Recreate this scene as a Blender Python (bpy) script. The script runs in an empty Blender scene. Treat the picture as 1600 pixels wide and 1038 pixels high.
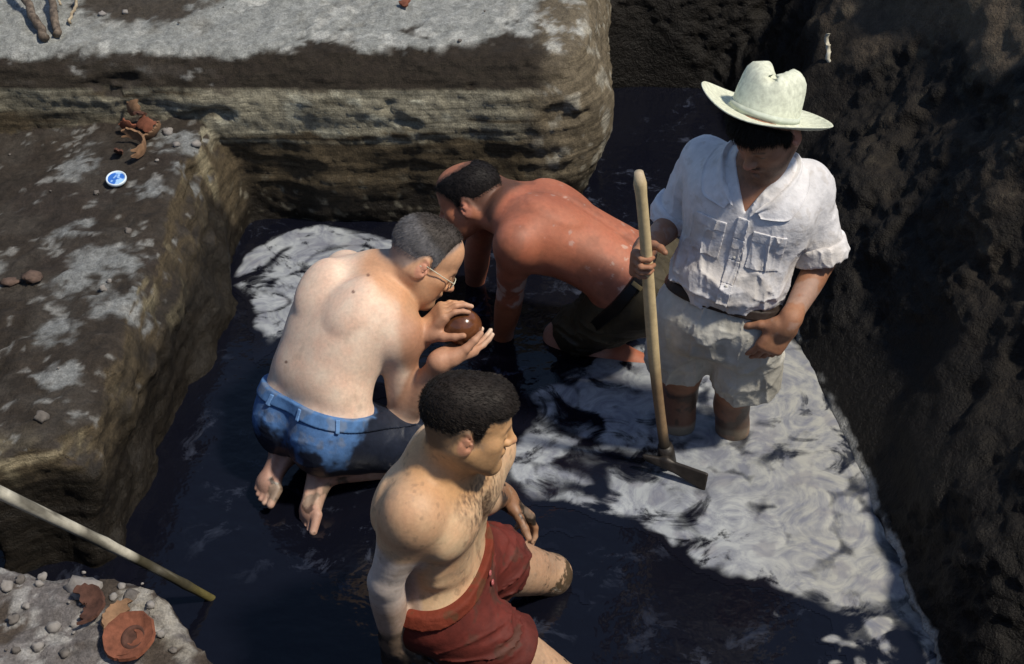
import bpy, math, random
import numpy as np

# ------------------------------------------------------------------ camera, sky, sun, exposure
scene = bpy.context.scene
CAM_F, CAM_H, CAM_P = 2400.0, 3.15, math.radians(37)
cam_d = bpy.data.cameras.new('camera'); cam = bpy.data.objects.new('camera', cam_d)
scene.collection.objects.link(cam); scene.camera = cam
cam.location = (0, 0, CAM_H); cam.rotation_euler = (math.pi / 2 - CAM_P, 0, 0)
cam_d.sensor_width = 36.0; cam_d.lens = 36.0 * CAM_F / 1600.0
cam_d.clip_start = 0.05; cam_d.clip_end = 500
SUN_DIR = np.array([0.48, -0.22, 0.85]); SUN_DIR /= np.linalg.norm(SUN_DIR)     # towards the sun
world = bpy.data.worlds.new('World'); scene.world = world; world.use_nodes = True
wn = world.node_tree.nodes; wl = world.node_tree.links; wn.clear()
w_out = wn.new('ShaderNodeOutputWorld'); w_bg = wn.new('ShaderNodeBackground'); w_sky = wn.new('ShaderNodeTexSky')
w_sky.sky_type = 'NISHITA'; w_sky.sun_disc = False
w_sky.sun_elevation = math.asin(SUN_DIR[2]); w_sky.sun_rotation = math.atan2(SUN_DIR[0], SUN_DIR[1])
w_sky.air_density = 1.0; w_sky.dust_density = 0.6
w_bg.inputs['Strength'].default_value = 0.12
wl.new(w_sky.outputs[0], w_bg.inputs[0]); wl.new(w_bg.outputs[0], w_out.inputs[0])
sun_d = bpy.data.lights.new('sun', 'SUN'); sun = bpy.data.objects.new('sun', sun_d); scene.collection.objects.link(sun)
sun_d.energy = 4.4; sun_d.angle = math.radians(5.0); sun_d.color = (1.0, 0.91, 0.75)
sun.rotation_euler = (math.acos(SUN_DIR[2]), 0, math.atan2(SUN_DIR[0], -SUN_DIR[1]))
scene.view_settings.view_transform = 'Standard'; scene.view_settings.look = 'None'
scene.view_settings.exposure = 0.0; scene.view_settings.gamma = 1.0
scene.view_settings.use_curve_mapping = False

# ------------------------------------------------------------------ maths helpers
V = lambda *a: np.array(a, float)
def nrm(v): v = np.asarray(v, float); return v / np.linalg.norm(v)
CF = V(0, math.cos(CAM_P), -math.sin(CAM_P)); CU = V(0, math.sin(CAM_P), math.cos(CAM_P)); CC = V(0, 0, CAM_H)
def ray(px, py): return CF + V(1, 0, 0) * (px - 800) / CAM_F + CU * (519 - py) / CAM_F
def at_z(px, py, z): d = ray(px, py); return CC + d * (z - CAM_H) / d[2]
def at_y(px, py, y): d = ray(px, py); return CC + d * y / d[1]

def _hash(ix, iy, iz, seed):
    h = (ix * 374761393 + iy * 668265263 + iz * 2147483647 + seed * 1274126177) & 0xFFFFFFFF
    h = ((h ^ (h >> 13)) * 1274126177) & 0xFFFFFFFF
    h = ((h ^ (h >> 16)) * 2246822519) & 0xFFFFFFFF
    return ((h ^ (h >> 15)) & 0xFFFFFF).astype(np.float32) / np.float32(0x7FFFFF) - np.float32(1)
def vnoise(P, seed=0):
    P = np.asarray(P); f = np.floor(P); i = f.astype(np.int64); t = (P - f).astype(np.float32); t = t * t * t * (t * (t * 6 - 15) + 10)
    x, y, z = i[:, 0], i[:, 1], i[:, 2]; tx, ty, tz = t[:, 0], t[:, 1], t[:, 2]
    r = 0
    for dx in (0, 1):
        wx = tx if dx else 1 - tx
        for dy in (0, 1):
            wy = ty if dy else 1 - ty
            r = r + wx * wy * ((1 - tz) * _hash(x + dx, y + dy, z, seed) + tz * _hash(x + dx, y + dy, z + 1, seed))
    return r
def fbm(P, octv=4, seed=0, gain=.5):
    r = 0; a = 1.0; n = 0; Q = np.asarray(P, float)
    for k in range(octv):
        r = r + a * vnoise(Q, seed + k * 17); n += a; a *= gain; Q = Q * 2.03 + 7.3
    return r / n * 1.6
def sstep(e0, e1, x): t = np.clip((x - e0) / (e1 - e0), 0, 1); return t * t * (3 - 2 * t)
def mixc(c, d, m): return c * (1 - m[:, None]) + np.asarray(d, float) * m[:, None]

# ------------------------------------------------------------------ signed-distance shapes
def smin(a, b, k):
    if k <= 0: return np.minimum(a, b)
    h = np.clip(k - np.abs(a - b), 0, None) / k
    return np.minimum(a, b) - h * h * k * .25
class Shape:
    """an ordered list of (op, function, centre, bound, k)"""
    def __init__(s): s.L = []
    def add(s, fn, c, R, k=0.0, op='u'): s.L.append((op, fn, np.asarray(c, float), R, k)); return s
    def cone(s, a, b, ra, rb, k=.02, op='u'):
        a = np.asarray(a, float); b = np.asarray(b, float); ab = b - a; L2 = ab @ ab
        def fn(P):
            q = P - a; t = np.clip(q @ ab / L2, 0, 1); d = q - t[:, None] * ab
            return np.sqrt((d * d).sum(1)) - (ra + (rb - ra) * t)
        return s.add(fn, (a + b) / 2, math.sqrt(L2) / 2 + max(ra, rb), k, op)
    def chain(s, pts, rad, k=.02, k0=None, op='u'):
        for i in range(len(pts) - 1): s.cone(pts[i], pts[i + 1], rad[i], rad[i + 1], k0 if (i == 0 and k0 is not None) else k, op)
        return s
    def limb(s, pts, rad, k=.04):
        """one smooth tapering limb through pts (no bulges where pieces meet)"""
        pts = np.asarray(pts, float); L = np.r_[0, np.cumsum(np.linalg.norm(np.diff(pts, axis=0), axis=1))]; ts = np.linspace(0, L[-1], 13)
        q = np.stack([np.interp(ts, L, pts[:, c]) for c in range(3)], 1); r = np.interp(ts, L, np.asarray(rad, float))
        for _ in range(3): r[1:-1] = (r[:-2] + 2 * r[1:-1] + r[2:]) / 4
        for _ in range(2): q[1:-1] = (q[:-2] + 2 * q[1:-1] + q[2:]) / 4
        def fn(P):
            d = np.full(len(P), 1e9)
            for i in range(len(q) - 1):
                ab = q[i + 1] - q[i]; w = P - q[i]; t = np.clip(w @ ab / (ab @ ab), 0, 1); e = w - t[:, None] * ab
                d = np.minimum(d, np.sqrt((e * e).sum(1)) - (r[i] + (r[i + 1] - r[i]) * t))
            return d
        c = (q.max(0) + q.min(0)) / 2
        return s.add(fn, c, max(np.linalg.norm(q - c, axis=1)) + r.max(), k)
    def ell(s, c, M, r, k=.02, op='u'):
        c = np.asarray(c, float); M = np.asarray(M, float); r = np.asarray(r, float)     # M rows: local axes
        def fn(P):
            q = (P - c) @ M.T; k0 = np.sqrt(((q / r) ** 2).sum(1)); k1 = np.sqrt(((q / (r * r)) ** 2).sum(1))
            return np.where(k0 < 1e-4, -r.min(), k0 * (k0 - 1) / np.maximum(k1, 1e-6))
        return s.add(fn, c, r.max(), k, op)
    def box(s, c, M, h, rr=.005, k=.01, op='u'):
        c = np.asarray(c, float); M = np.asarray(M, float); h = np.asarray(h, float) - rr
        def fn(P):
            q = np.abs((P - c) @ M.T) - h
            return np.sqrt((np.maximum(q, 0) ** 2).sum(1)) + np.minimum(q.max(1), 0) - rr
        return s.add(fn, c, np.linalg.norm(h) + rr, k, op)
    def tube(s, pts, lat, A, B, k=.02, op='u', p=2.4, grow=0.0):
        """elliptic tube along pts; lat: lateral axis per point; A, B half widths (lateral, sagittal)"""
        pts = np.asarray(pts, float); lat = np.asarray(lat, float); A = np.asarray(A, float) + grow; B = np.asarray(B, float) + grow
        n = len(pts)
        def fn(P):
            best = np.full(len(P), 1e9); out = np.full(len(P), 1e9)
            for i in range(n - 1):
                a = pts[i]; ab = pts[i + 1] - a; L = np.linalg.norm(ab); w = ab / L
                q = P - a; t = np.clip(q @ w / L, 0, 1)
                l = lat[i] * (1 - t)[:, None] + lat[i + 1] * t[:, None]
                q = q - t[:, None] * ab
                l = l - (l @ w)[:, None] * w; l /= np.linalg.norm(l, axis=1)[:, None]
                f = np.cross(w, l)
                u = (q * l).sum(1); v = (q * f).sum(1); ww = q @ w
                aa = A[i] * (1 - t) + A[i + 1] * t; bb = B[i] * (1 - t) + B[i + 1] * t
                m = np.minimum(aa, bb)
                e = (np.abs(u / aa) ** p + np.abs(v / bb) ** p + np.abs(ww / m) ** p) ** (1 / p)
                rr = np.sqrt(u * u + v * v + ww * ww)
                d = np.where(e > 1e-5, rr * (1 - 1 / np.maximum(e, 1e-5)), -m)
                dd = (q * q).sum(1)
                out = np.minimum(out, d)
            return out
        c = (pts.max(0) + pts.min(0)) / 2
        return s.add(fn, c, max(np.linalg.norm(pts - c, axis=1)) + max(A.max(), B.max()), k, op)
    def half(s, p0, n, k=0.0):                    # keep the side the normal n points away from
        p0 = np.asarray(p0, float); n = nrm(n)
        return s.add(lambda P: (P - p0) @ n, p0, 1e3, k, 'i')
    def __call__(s, P, gc=None, gr=0.0):
        d = np.full(len(P), .5)
        for op, fn, c, R, k in s.L:
            if gc is not None and op != 'i' and R < 100:
                if np.linalg.norm(c - gc) > R + gr + k + .03: continue
            e = fn(P)
            if op == 'u': d = smin(d, e, k)
            elif op == 's': d = -smin(-d, e, k)
            else: d = -smin(-d, -e, k)
        return d

def mesh_sdf(fn, lo, hi, h, bs=8, lip=1.5):
    """sparse sampling + surface nets -> verts, quads"""
    lo = np.asarray(lo, float); hi = np.asarray(hi, float)
    nb = np.ceil((hi - lo) / (h * bs)).astype(int); n = nb * bs
    D = np.full(n, 1.0, np.float32)
    off = np.stack(np.meshgrid(*[np.arange(bs)] * 3, indexing='ij'), -1).reshape(-1, 3) * h
    half = bs * h / 2; G = 4
    for gx in range(0, nb[0], G):
        for gy in range(0, nb[1], G):
            for gz in range(0, nb[2], G):
                ids = np.stack(np.meshgrid(np.arange(gx, min(gx + G, nb[0])), np.arange(gy, min(gy + G, nb[1])), np.arange(gz, min(gz + G, nb[2])), indexing='ij'), -1).reshape(-1, 3)
                c = lo + ids * bs * h + half
                gc = (c.min(0) + c.max(0)) / 2; gr = np.linalg.norm(c.max(0) - c.min(0)) / 2 + half * 1.74
                d = fn(c, gc, gr)
                act = np.abs(d) < half * 1.74 * lip + h
                for i in ids[~act & (d < 0)]:
                    D[i[0] * bs:(i[0] + 1) * bs, i[1] * bs:(i[1] + 1) * bs, i[2] * bs:(i[2] + 1) * bs] = -1
                A = ids[act]
                if len(A) == 0: continue
                P = (lo + A[:, None, :] * bs * h + off[None]).reshape(-1, 3)
                d = fn(P, gc, gr).reshape(-1, bs, bs, bs)
                for j, i in enumerate(A):
                    D[i[0] * bs:(i[0] + 1) * bs, i[1] * bs:(i[1] + 1) * bs, i[2] * bs:(i[2] + 1) * bs] = d[j]
    return surface_nets(D, lo, h)

def surface_nets(D, lo, h):
    S = D < 0
    cnt = np.zeros(np.array(S.shape) - 1, np.uint8)
    cs = [(a, b, c) for a in (0, 1) for b in (0, 1) for c in (0, 1)]
    sl = lambda a, n: slice(a, n - 1 + a)
    for a, b, c in cs: cnt += S[sl(a, S.shape[0]), sl(b, S.shape[1]), sl(c, S.shape[2])]
    I = np.argwhere((cnt > 0) & (cnt < 8))
    idx = np.full(cnt.shape, -1, np.int32); idx[I[:, 0], I[:, 1], I[:, 2]] = np.arange(len(I))
    acc = np.zeros((len(I), 3)); num = np.zeros(len(I))
    g = lambda o: D[I[:, 0] + o[0], I[:, 1] + o[1], I[:, 2] + o[2]]
    for a in cs:
        for ax in range(3):
            if a[ax]: continue
            b = list(a); b[ax] = 1
            da = g(a); db = g(b); m = (da < 0) != (db < 0)
            t = np.where(m, da / np.where(m, da - db, 1), 0)
            p = np.tile(np.array(a, float), (len(I), 1)); p[:, ax] += t
            acc += p * m[:, None]; num += m
    Vv = lo + (I + acc / num[:, None]) * h
    F = []
    for ax in range(3):
        o = [slice(None)] * 3; q = [slice(None)] * 3; o[ax] = slice(0, -1); q[ax] = slice(1, None)
        E = np.argwhere(S[tuple(o)] != S[tuple(q)])
        u, v = (ax + 1) % 3, (ax + 2) % 3
        E = E[(E[:, u] > 0) & (E[:, v] > 0) & (E[:, u] < S.shape[u] - 1) & (E[:, v] < S.shape[v] - 1)]
        ins = S[E[:, 0], E[:, 1], E[:, 2]]
        def cid(du, dv):
            J = E.copy(); J[:, u] -= du; J[:, v] -= dv
            return idx[J[:, 0], J[:, 1], J[:, 2]]
        Q = np.stack([cid(1, 1), cid(0, 1), cid(0, 0), cid(1, 0)], 1)
        Q[~ins] = Q[~ins][:, ::-1]
        F.append(Q)
    F = np.concatenate(F); F = F[(F >= 0).all(1)]
    return Vv, F

def vnormals(Vv, F):
    n = np.zeros_like(Vv); a = np.cross(Vv[F[:, 2]] - Vv[F[:, 0]], Vv[F[:, 3]] - Vv[F[:, 1]])
    for k in range(4):
        for c in range(3): n[:, c] += np.bincount(F[:, k], a[:, c], len(Vv))
    return n / np.maximum(np.linalg.norm(n, axis=1), 1e-9)[:, None]
def prune(Vv, F, keep_v):
    F = F[keep_v[F].all(1)]; u = np.unique(F); m = np.full(len(Vv), -1); m[u] = np.arange(len(u))
    return Vv[u], m[F], u

# ------------------------------------------------------------------ objects
def link(o, parent=None):
    scene.collection.objects.link(o)
    if parent is not None: o.parent = parent
    return o
def mesh_obj(name, Vv, F, mat, parent=None, col=None, smooth=True, extra=None):
    me = bpy.data.meshes.new(name)
    base = V(0, 0, 0)
    if parent is not None: base = np.array(parent.location) + (np.array(parent.parent.location) if parent.parent else 0)
    if isinstance(F, np.ndarray):
        k = F.shape[1]
        me.vertices.add(len(Vv)); me.vertices.foreach_set('co', (Vv - base).astype(np.float32).ravel())
        me.loops.add(F.size); me.loops.foreach_set('vertex_index', F.astype(np.int32).ravel())
        me.polygons.add(len(F)); me.polygons.foreach_set('loop_start', np.arange(0, F.size, k, dtype=np.int32))
        try: me.polygons.foreach_set('loop_total', np.full(len(F), k, np.int32))
        except Exception: pass
        me.update(calc_edges=True)
    else:
        me.from_pydata([tuple(np.asarray(v) - base) for v in Vv], [], F); me.update()
    if smooth: me.polygons.foreach_set('use_smooth', np.ones(len(me.polygons), bool))
    if col is not None:
        a = me.color_attributes.new('Col', 'FLOAT_COLOR', 'POINT')
        c = np.ones((len(Vv), 4), np.float32); c[:, :col.shape[1]] = col; a.data.foreach_set('color', c.ravel())
    for nm, arr in (extra or {}).items():
        a = me.attributes.new(nm, 'FLOAT', 'POINT'); a.data.foreach_set('value', np.asarray(arr, np.float32))
    me.materials.append(mat); me.validate()
    return link(bpy.data.objects.new(name, me), parent)
def tag(o, label=None, cat=None, group=None, kind=None):
    if label: o['label'] = label
    if cat: o['category'] = cat
    if group: o['group'] = group
    if kind: o['kind'] = kind
    return o
def empty(name, loc):
    o = bpy.data.objects.new(name, None); o.location = loc; o.empty_display_size = .1; return link(o)

# ------------------------------------------------------------------ materials
def mat_new(name, rough=.6, col=(.5, .5, .5), spec=.5):
    m = bpy.data.materials.new(name); m.use_nodes = True; nt = m.node_tree; b = nt.nodes['Principled BSDF']
    b.inputs['Base Color'].default_value = (*col, 1); b.inputs['Roughness'].default_value = rough
    b.inputs['Specular IOR Level'].default_value = spec
    return m, nt, b
def nd(nt, t, **kw):
    n = nt.nodes.new(t)
    for k, v in kw.items():
        if k in n.inputs: n.inputs[k].default_value = v
        else: setattr(n, k, v)
    return n
def noise_node(nt, scale, detail=4, rough=.6, vec=None):
    n = nd(nt, 'ShaderNodeTexNoise', Scale=scale, Detail=detail, Roughness=rough)
    if vec is None:
        g = nd(nt, 'ShaderNodeTexCoord'); nt.links.new(g.outputs['Object'], n.inputs['Vector'])
    else: nt.links.new(vec, n.inputs['Vector'])
    return n
def bump(nt, b, hsock, strength=.3, dist=.01, prev=None):
    n = nd(nt, 'ShaderNodeBump', Strength=strength, Distance=dist); nt.links.new(hsock, n.inputs['Height'])
    if prev is not None: nt.links.new(prev.outputs[0], n.inputs['Normal'])
    nt.links.new(n.outputs[0], b.inputs['Normal']); return n
def vary(nt, b, src, scale, lo, hi, detail=5):
    """multiply a colour socket by a noise between lo and hi"""
    n = noise_node(nt, scale, detail); mr = nd(nt, 'ShaderNodeMapRange'); mr.inputs['From Min'].default_value = .3; mr.inputs['From Max'].default_value = .7
    mr.inputs['To Min'].default_value = lo; mr.inputs['To Max'].default_value = hi
    nt.links.new(n.outputs['Fac'], mr.inputs['Value'])
    mx = nd(nt, 'ShaderNodeVectorMath', operation='SCALE'); nt.links.new(src, mx.inputs[0]); nt.links.new(mr.outputs[0], mx.inputs['Scale'])
    nt.links.new(mx.outputs[0], b.inputs['Base Color']); return mx.outputs[0]
def attr_col(nt, name='Col'): return nd(nt, 'ShaderNodeAttribute', attribute_name=name)
def M_attr(name, rough=.6, spec=.4, sss=0.0, v1=(25, .85, 1.15), bumps=((300, .15, .002),), rough_attr=True):
    m, nt, b = mat_new(name, rough, spec=spec); a = attr_col(nt)
    c = vary(nt, b, a.outputs['Color'], *v1)
    if rough_attr: nt.links.new(a.outputs['Alpha'], b.inputs['Roughness'])
    prev = None
    for s, st, ds in bumps: prev = bump(nt, b, noise_node(nt, s, 4).outputs['Fac'], st, ds, prev)
    if sss:
        b.inputs['Subsurface Weight'].default_value = sss; b.inputs['Subsurface Radius'].default_value = (1, .35, .2); b.inputs['Subsurface Scale'].default_value = .012
    return m
def M_plain(name, col, rough=.6, spec=.4, v1=(30, .8, 1.2), bumps=((200, .2, .002),), metal=0.0):
    m, nt, b = mat_new(name, rough, col, spec); rgb = nd(nt, 'ShaderNodeRGB'); rgb.outputs[0].default_value = (*col, 1)
    vary(nt, b, rgb.outputs[0], *v1); b.inputs['Metallic'].default_value = metal; prev = None
    for s, st, ds in bumps: prev = bump(nt, b, noise_node(nt, s, 4).outputs['Fac'], st, ds, prev)
    return m
MAT = {}
MAT['skin'] = M_attr('skin', .45, .5, sss=.04, v1=(90, .90, 1.10), bumps=((700, .22, .0015), (140, .16, .003)))
MAT['hair'] = M_attr('hair', .62, .18, v1=(500, .75, 1.25), bumps=((900, .12, .001),), rough_attr=False)
MAT['cloth'] = M_attr('cloth', .85, .2, v1=(40, .9, 1.1), bumps=((1400, .25, .001), (70, .35, .006), (25, .3, .01)))
MAT['wet_cloth'] = M_attr('wet_cloth', .6, .35, v1=(40, .8, 1.2), bumps=((1400, .2, .001), (45, .3, .006)))
def detail(m, strata=True):
    """second, finer colour grain; fine bedding lines on steep faces"""
    nt = m.node_tree; b = nt.nodes['Principled BSDF']; src = b.inputs['Base Color'].links[0].from_socket
    src = vary(nt, b, src, 170, .70, 1.30, 6)
    if not strata: return
    tc = nd(nt, 'ShaderNodeTexCoord'); mp = nd(nt, 'ShaderNodeMapping'); mp.inputs['Scale'].default_value = (3.5, 3.5, 75)
    nt.links.new(tc.outputs['Object'], mp.inputs['Vector']); n = noise_node(nt, 1.0, 5, .7, mp.outputs[0])
    g = nd(nt, 'ShaderNodeNewGeometry'); sp = nd(nt, 'ShaderNodeSeparateXYZ'); nt.links.new(g.outputs['True Normal'], sp.inputs[0])
    ab = nd(nt, 'ShaderNodeMath', operation='ABSOLUTE'); nt.links.new(sp.outputs['Z'], ab.inputs[0])
    st = nd(nt, 'ShaderNodeMapRange'); st.inputs['From Min'].default_value = .75; st.inputs['From Max'].default_value = .35; nt.links.new(ab.outputs[0], st.inputs['Value'])
    lv = nd(nt, 'ShaderNodeMapRange'); lv.inputs['From Min'].default_value = .32; lv.inputs['From Max'].default_value = .68; lv.inputs['To Min'].default_value = .45; lv.inputs['To Max'].default_value = 1.45; nt.links.new(n.outputs['Fac'], lv.inputs['Value'])
    mx = nd(nt, 'ShaderNodeMix'); mx.inputs['A'].default_value = 1.0; nt.links.new(st.outputs[0], mx.inputs['Factor']); nt.links.new(lv.outputs[0], mx.inputs['B'])
    sc_ = nd(nt, 'ShaderNodeVectorMath', operation='SCALE'); nt.links.new(src, sc_.inputs[0]); nt.links.new(mx.outputs['Result'], sc_.inputs['Scale']); nt.links.new(sc_.outputs[0], b.inputs['Base Color'])
MAT['earth'] = M_attr('earth', .9, .25, v1=(45, .68, 1.32), bumps=((60, .45, .012), (210, .7, .006), (700, .6, .003)))
MAT['mud'] = M_attr('mud', .6, .22, v1=(22, .7, 1.3), bumps=((40, .55, .03), (150, .6, .012), (500, .4, .004)))
detail(MAT['earth']); detail(MAT['mud'], False)

# ------------------------------------------------------------------ people
EYE3 = np.eye(3)
def bone(P, a, b):
    ab = b - a; t = np.clip((P - a) @ ab / (ab @ ab), 0, 1)
    return t, np.linalg.norm(P - a - t[:, None] * ab, axis=1)
TT = [-.13, 0, .20, .38, .54, .72, .85, .95, 1.04]
TA = [.120, .158, .150, .140, .150, .170, .168, .130, .064]
TB = [.085, .112, .104, .096, .104, .116, .108, .082, .058]
class Torso:
    def __init__(s, J, bend=.03, sc=1.0, fat=0.0, wide=1.0):
        s.pc = (J['rHp'] + J['lHp']) / 2; s.nk = J['nk']; s.bend = bend
        s.lh = nrm(J['rHp'] - J['lHp']); s.ls = nrm(J['rS'] - J['lS'])
        s.w = nrm(s.nk - s.pc); s.f0 = nrm(np.cross(s.w, s.lh + s.ls))
        s.A = np.array(TA) * sc * wide; s.B = np.array(TB) * sc
        s.B[2:5] += fat * np.array([1, 1, .6]); s.A[2:5] += fat * .6
        s.T = np.array(TT)
    def c(s, t): return s.pc + (s.nk - s.pc) * t - s.f0 * s.bend * 4 * t * (1 - t)
    def lat(s, t): return nrm(s.lh * (1 - min(max(t, 0), 1)) + s.ls * min(max(t, 0), 1))
    def fr(s, t):
        w = nrm(s.c(t + .02) - s.c(t - .02)); l = s.lat(t); l = nrm(l - (l @ w) * w); return l, np.cross(w, l), w
    def at(s, t, u, v): l, f, w = s.fr(t); return s.c(t) + l * u + f * v
    def M(s, t): l, f, w = s.fr(t); return np.array([l, f, w])
    def local(s, P):
        """fraction along, lateral, frontal coordinates of points"""
        t = (P - s.pc) @ s.w / np.linalg.norm(s.nk - s.pc)
        tt = np.clip(t, -.2, 1.1); tc = np.clip(t, 0, 1)
        C = s.pc + (s.nk - s.pc) * tt[:, None] - s.f0 * (s.bend * 4 * tt * (1 - tt))[:, None]
        l = s.lh * (1 - tc)[:, None] + s.ls * tc[:, None]; l /= np.linalg.norm(l, axis=1)[:, None]
        f = np.cross(s.w, l); q = P - C
        return t, (q * l).sum(1), (q * f).sum(1)
    def add(s, S, grow=0.0, t0=-.2, t1=1.1, k=.03, A=None, B=None, T=None):
        T = s.T if T is None else np.array(T); A = s.A if A is None else np.array(A); B = s.B if B is None else np.array(B)
        tf = np.linspace(T[0] - .1, T[-1] + .1, 200)
        def ev(y):
            e = np.interp(tf, T, y)
            for _ in range(60): e[1:-1] = (e[:-2] + 2 * e[1:-1] + e[2:]) / 4
            return e + grow
        fa, fb = ev(A), ev(B); lo_, hi_ = max(T[0], t0), min(T[-1], t1); L = np.linalg.norm(s.nk - s.pc); p = 2.35
        def fn(P):
            t, u, v = s.local(P); tc = np.clip(t, lo_, hi_); a = np.interp(tc, tf, fa); b = np.interp(tc, tf, fb)
            e = (np.abs(u / a) ** p + np.abs(v / b) ** p) ** (1 / p); r = np.hypot(u, v); m = np.minimum(a, b)
            d = np.where(e > 1e-3, r * (1 - 1 / np.maximum(e, 1e-3)), -m); al = np.abs(t - tc) * L
            return np.where(al > 0, np.hypot(np.maximum(d + .03, 0), al) - .03, d) * .88
        c0 = (s.c(lo_) + s.c(hi_)) / 2
        S.add(fn, c0, np.linalg.norm(s.c(hi_) - s.c(lo_)) / 2 + max(A.max(), B.max()) + grow + .02, k)

def add_head(S, hc, M, sc=1.0, neck=None, nr=.056, jaw=1.0):
    """M rows: right, forward, up"""
    w = lambda x, y, z: hc + sc * (V(x, y, z) @ M)
    E = lambda c, r, k, op='u', R=None: S.ell(w(*c), M if R is None else R, np.array(r) * sc, k * sc, op)
    E((0, -.014, .043), (.075, .099, .082), .0)
    E((0, .038, .052), (.060, .052, .056), .04)
    E((0, .040, -.030), (.056, .056, .074), .04)
    for s in (-1, 1):
        S.cone(w(.053 * s, .002, -.040), w(.020 * s, .076, -.092), .019 * sc, .019 * sc * jaw, .03)
        E((.046 * s, .058, -.012), (.021, .021, .018), .028)
        E((.036 * s, .046, -.048), (.024, .034, .036), .03)
        S.cone(w(.012 * s, .089, .022), w(.042 * s, .074, .024), .0105 * sc, .009 * sc, .014)
    E((0, .084, -.090), (.021, .018, .017), .028)
    for s in (-1, 1):
        E((.033 * s, .100, .003), (.019, .015, .012), .012, 's')
        E((.032 * s, .079, .002), (.0135, .0125, .0115), .004)
        E((.032 * s, .086, .0085), (.016, .007, .005), .006)
    S.cone(w(0, .093, .018), w(0, .113, -.020), .0075 * sc, .0105 * sc, .012)
    E((0, .116, -.024), (.0125, .012, .0105), .008)
    for s in (-1, 1): E((.0135 * s, .104, -.028), (.0075, .010, .008), .007)
    E((0, .095, -.050), (.025, .012, .009), .012)
    E((0, .097, -.0535), (.021, .010, .0055), .006)
    E((0, .095, -.065), (.019, .010, .0070), .007)
    S.cone(w(-.016, .1062, -.0590), w(.016, .1062, -.0590), .0022 * sc, .0022 * sc, .003, 's')
    E((0, .099, -.0755), (.015, .007, .005), .010, 's')
    for s in (-1, 1):
        a = .30; R = np.array([[math.cos(a) * s, -math.sin(a), 0], [math.sin(a) * s, math.cos(a), .18], [0, -.18, 1]]); R = np.array([nrm(r) for r in R]) @ M
        E((.078 * s, -.010, .000), (.0075, .021, .033), .008, 'u', R)
        E((.0865 * s, -.002, .003), (.0085, .0105, .018), .003, 's', R)
        E((.084 * s, -.012, .010), (.004, .013, .017), .002, 's', R); E((.083 * s, -.006, .004), (.003, .009, .013), .002, 'u', R)
        E((.080 * s, .008, -.004), (.005, .005, .007), .003)
    if neck is not None:
        S.cone(w(0, -.022, -.030), neck, nr * sc, nr * 1.06 * sc, .035)
        for s in (-1, 1): S.cone(w(.052 * s, -.022, -.030), neck + (V(.028 * s, .045, -.02) @ M) * sc, .016 * sc, .014 * sc, .03)

def add_hand(S, W, d, n, side, curl, sc=1.0, thumb=(.75, .55, .35), tcurl=.3, spread=.03, k=.008):
    """curl: 4 tuples of 3 joint angles (index..little); side +1 right hand, -1 left hand"""
    d = nrm(d); n = nrm(n - (n @ d) * d); th = np.cross(d, n) * side
    tips = []
    M = np.array([th, d, n])
    S.cone(W - d * .02, W + d * .02, .028 * sc, .027 * sc, .03)
    S.box(W + d * .052 * sc, M, np.array([.041, .050, .0155]) * sc, .013 * sc, .018)
    S.ell(W + (d * .035 + th * .024 + n * .010) * sc, M, np.array([.018, .032, .016]) * sc, .012)
    S.ell(W + (d * .040 - th * .026 + n * .008) * sc, M, np.array([.014, .034, .014]) * sc, .012)
    for i, (o, L, r) in enumerate(((.031, .074, .0092), (.0105, .082, .0095), (-.0105, .076, .0090), (-.030, .060, .0082))):
        p = W + (d * (.096 - abs(o - .008) * .25) + th * o) * sc
        dd = nrm(d + th * (o * spread * 30)); nn = nrm(n - (n @ dd) * dd); a = 0
        pts = [p - dd * .02 * sc, p]; rr = [r * 1.05 * sc, r * 1.08 * sc]
        for j, fr in enumerate((.45, .31, .24)):
            a += curl[i][j]; u = dd * math.cos(a) + nn * math.sin(a)
            p = p + u * L * fr * sc; pts.append(p); rr.append(r * (1 - .09 * (j + 1)) * sc)
        S.chain(pts, rr, .004, k0=.014); tips.append(p)
    t = nrm(th * thumb[0] + d * thumb[1] + n * thumb[2])
    p0 = W + (d * .022 + th * .026 + n * .006) * sc; p1 = p0 + t * .040 * sc
    t2 = nrm(t * math.cos(tcurl) + nrm(d * .7 + n * .5 - th * .3) * math.sin(tcurl)); p2 = p1 + t2 * .034 * sc
    t3 = nrm(t2 * math.cos(tcurl) + nrm(d * .8 + n * .4 - th * .4) * math.sin(tcurl)); p3 = p2 + t3 * .026 * sc
    S.chain([p0, p1, p2, p3], np.array([.016, .0125, .0105, .0085]) * sc, .006, k0=.018)
    return tips

def add_foot(S, A, toe, sole, sc=1.0):
    """A ankle, toe: direction to the toes, sole: direction the sole faces"""
    toe = nrm(toe); sole = nrm(sole - (sole @ toe) * toe); sd = np.cross(toe, sole); M = np.array([sd, toe, sole])
    w = lambda x, y, z: A + (sd * x + toe * y + sole * z) * sc
    S.ell(w(0, -.045, .030), M, np.array([.030, .036, .036]) * sc, .02)
    S.cone(w(0, -.03, .035), w(.01, .11, .045), .030 * sc, .024 * sc, .03)
    S.cone(w(.012, .02, .02), w(.012, .12, .042), .034 * sc, .022 * sc, .03)
    S.ell(w(.005, .125, .047), M, np.array([.044, .034, .020]) * sc, .02)
    S.ell(w(-.012, .055, .072), M, np.array([.014, .050, .020]) * sc, .015, 's')
    for x, y, r, l in ((-.030, .15, .0135, .03), (-.008, .155, .0095, .026), (.009, .150, .009, .024), (.024, .142, .0085, .021), (.037, .132, .008, .017)):
        S.cone(w(x, y - .02, .045), w(x, y + l, .052), r * 1.1 * sc, r * .9 * sc, .006)

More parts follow.
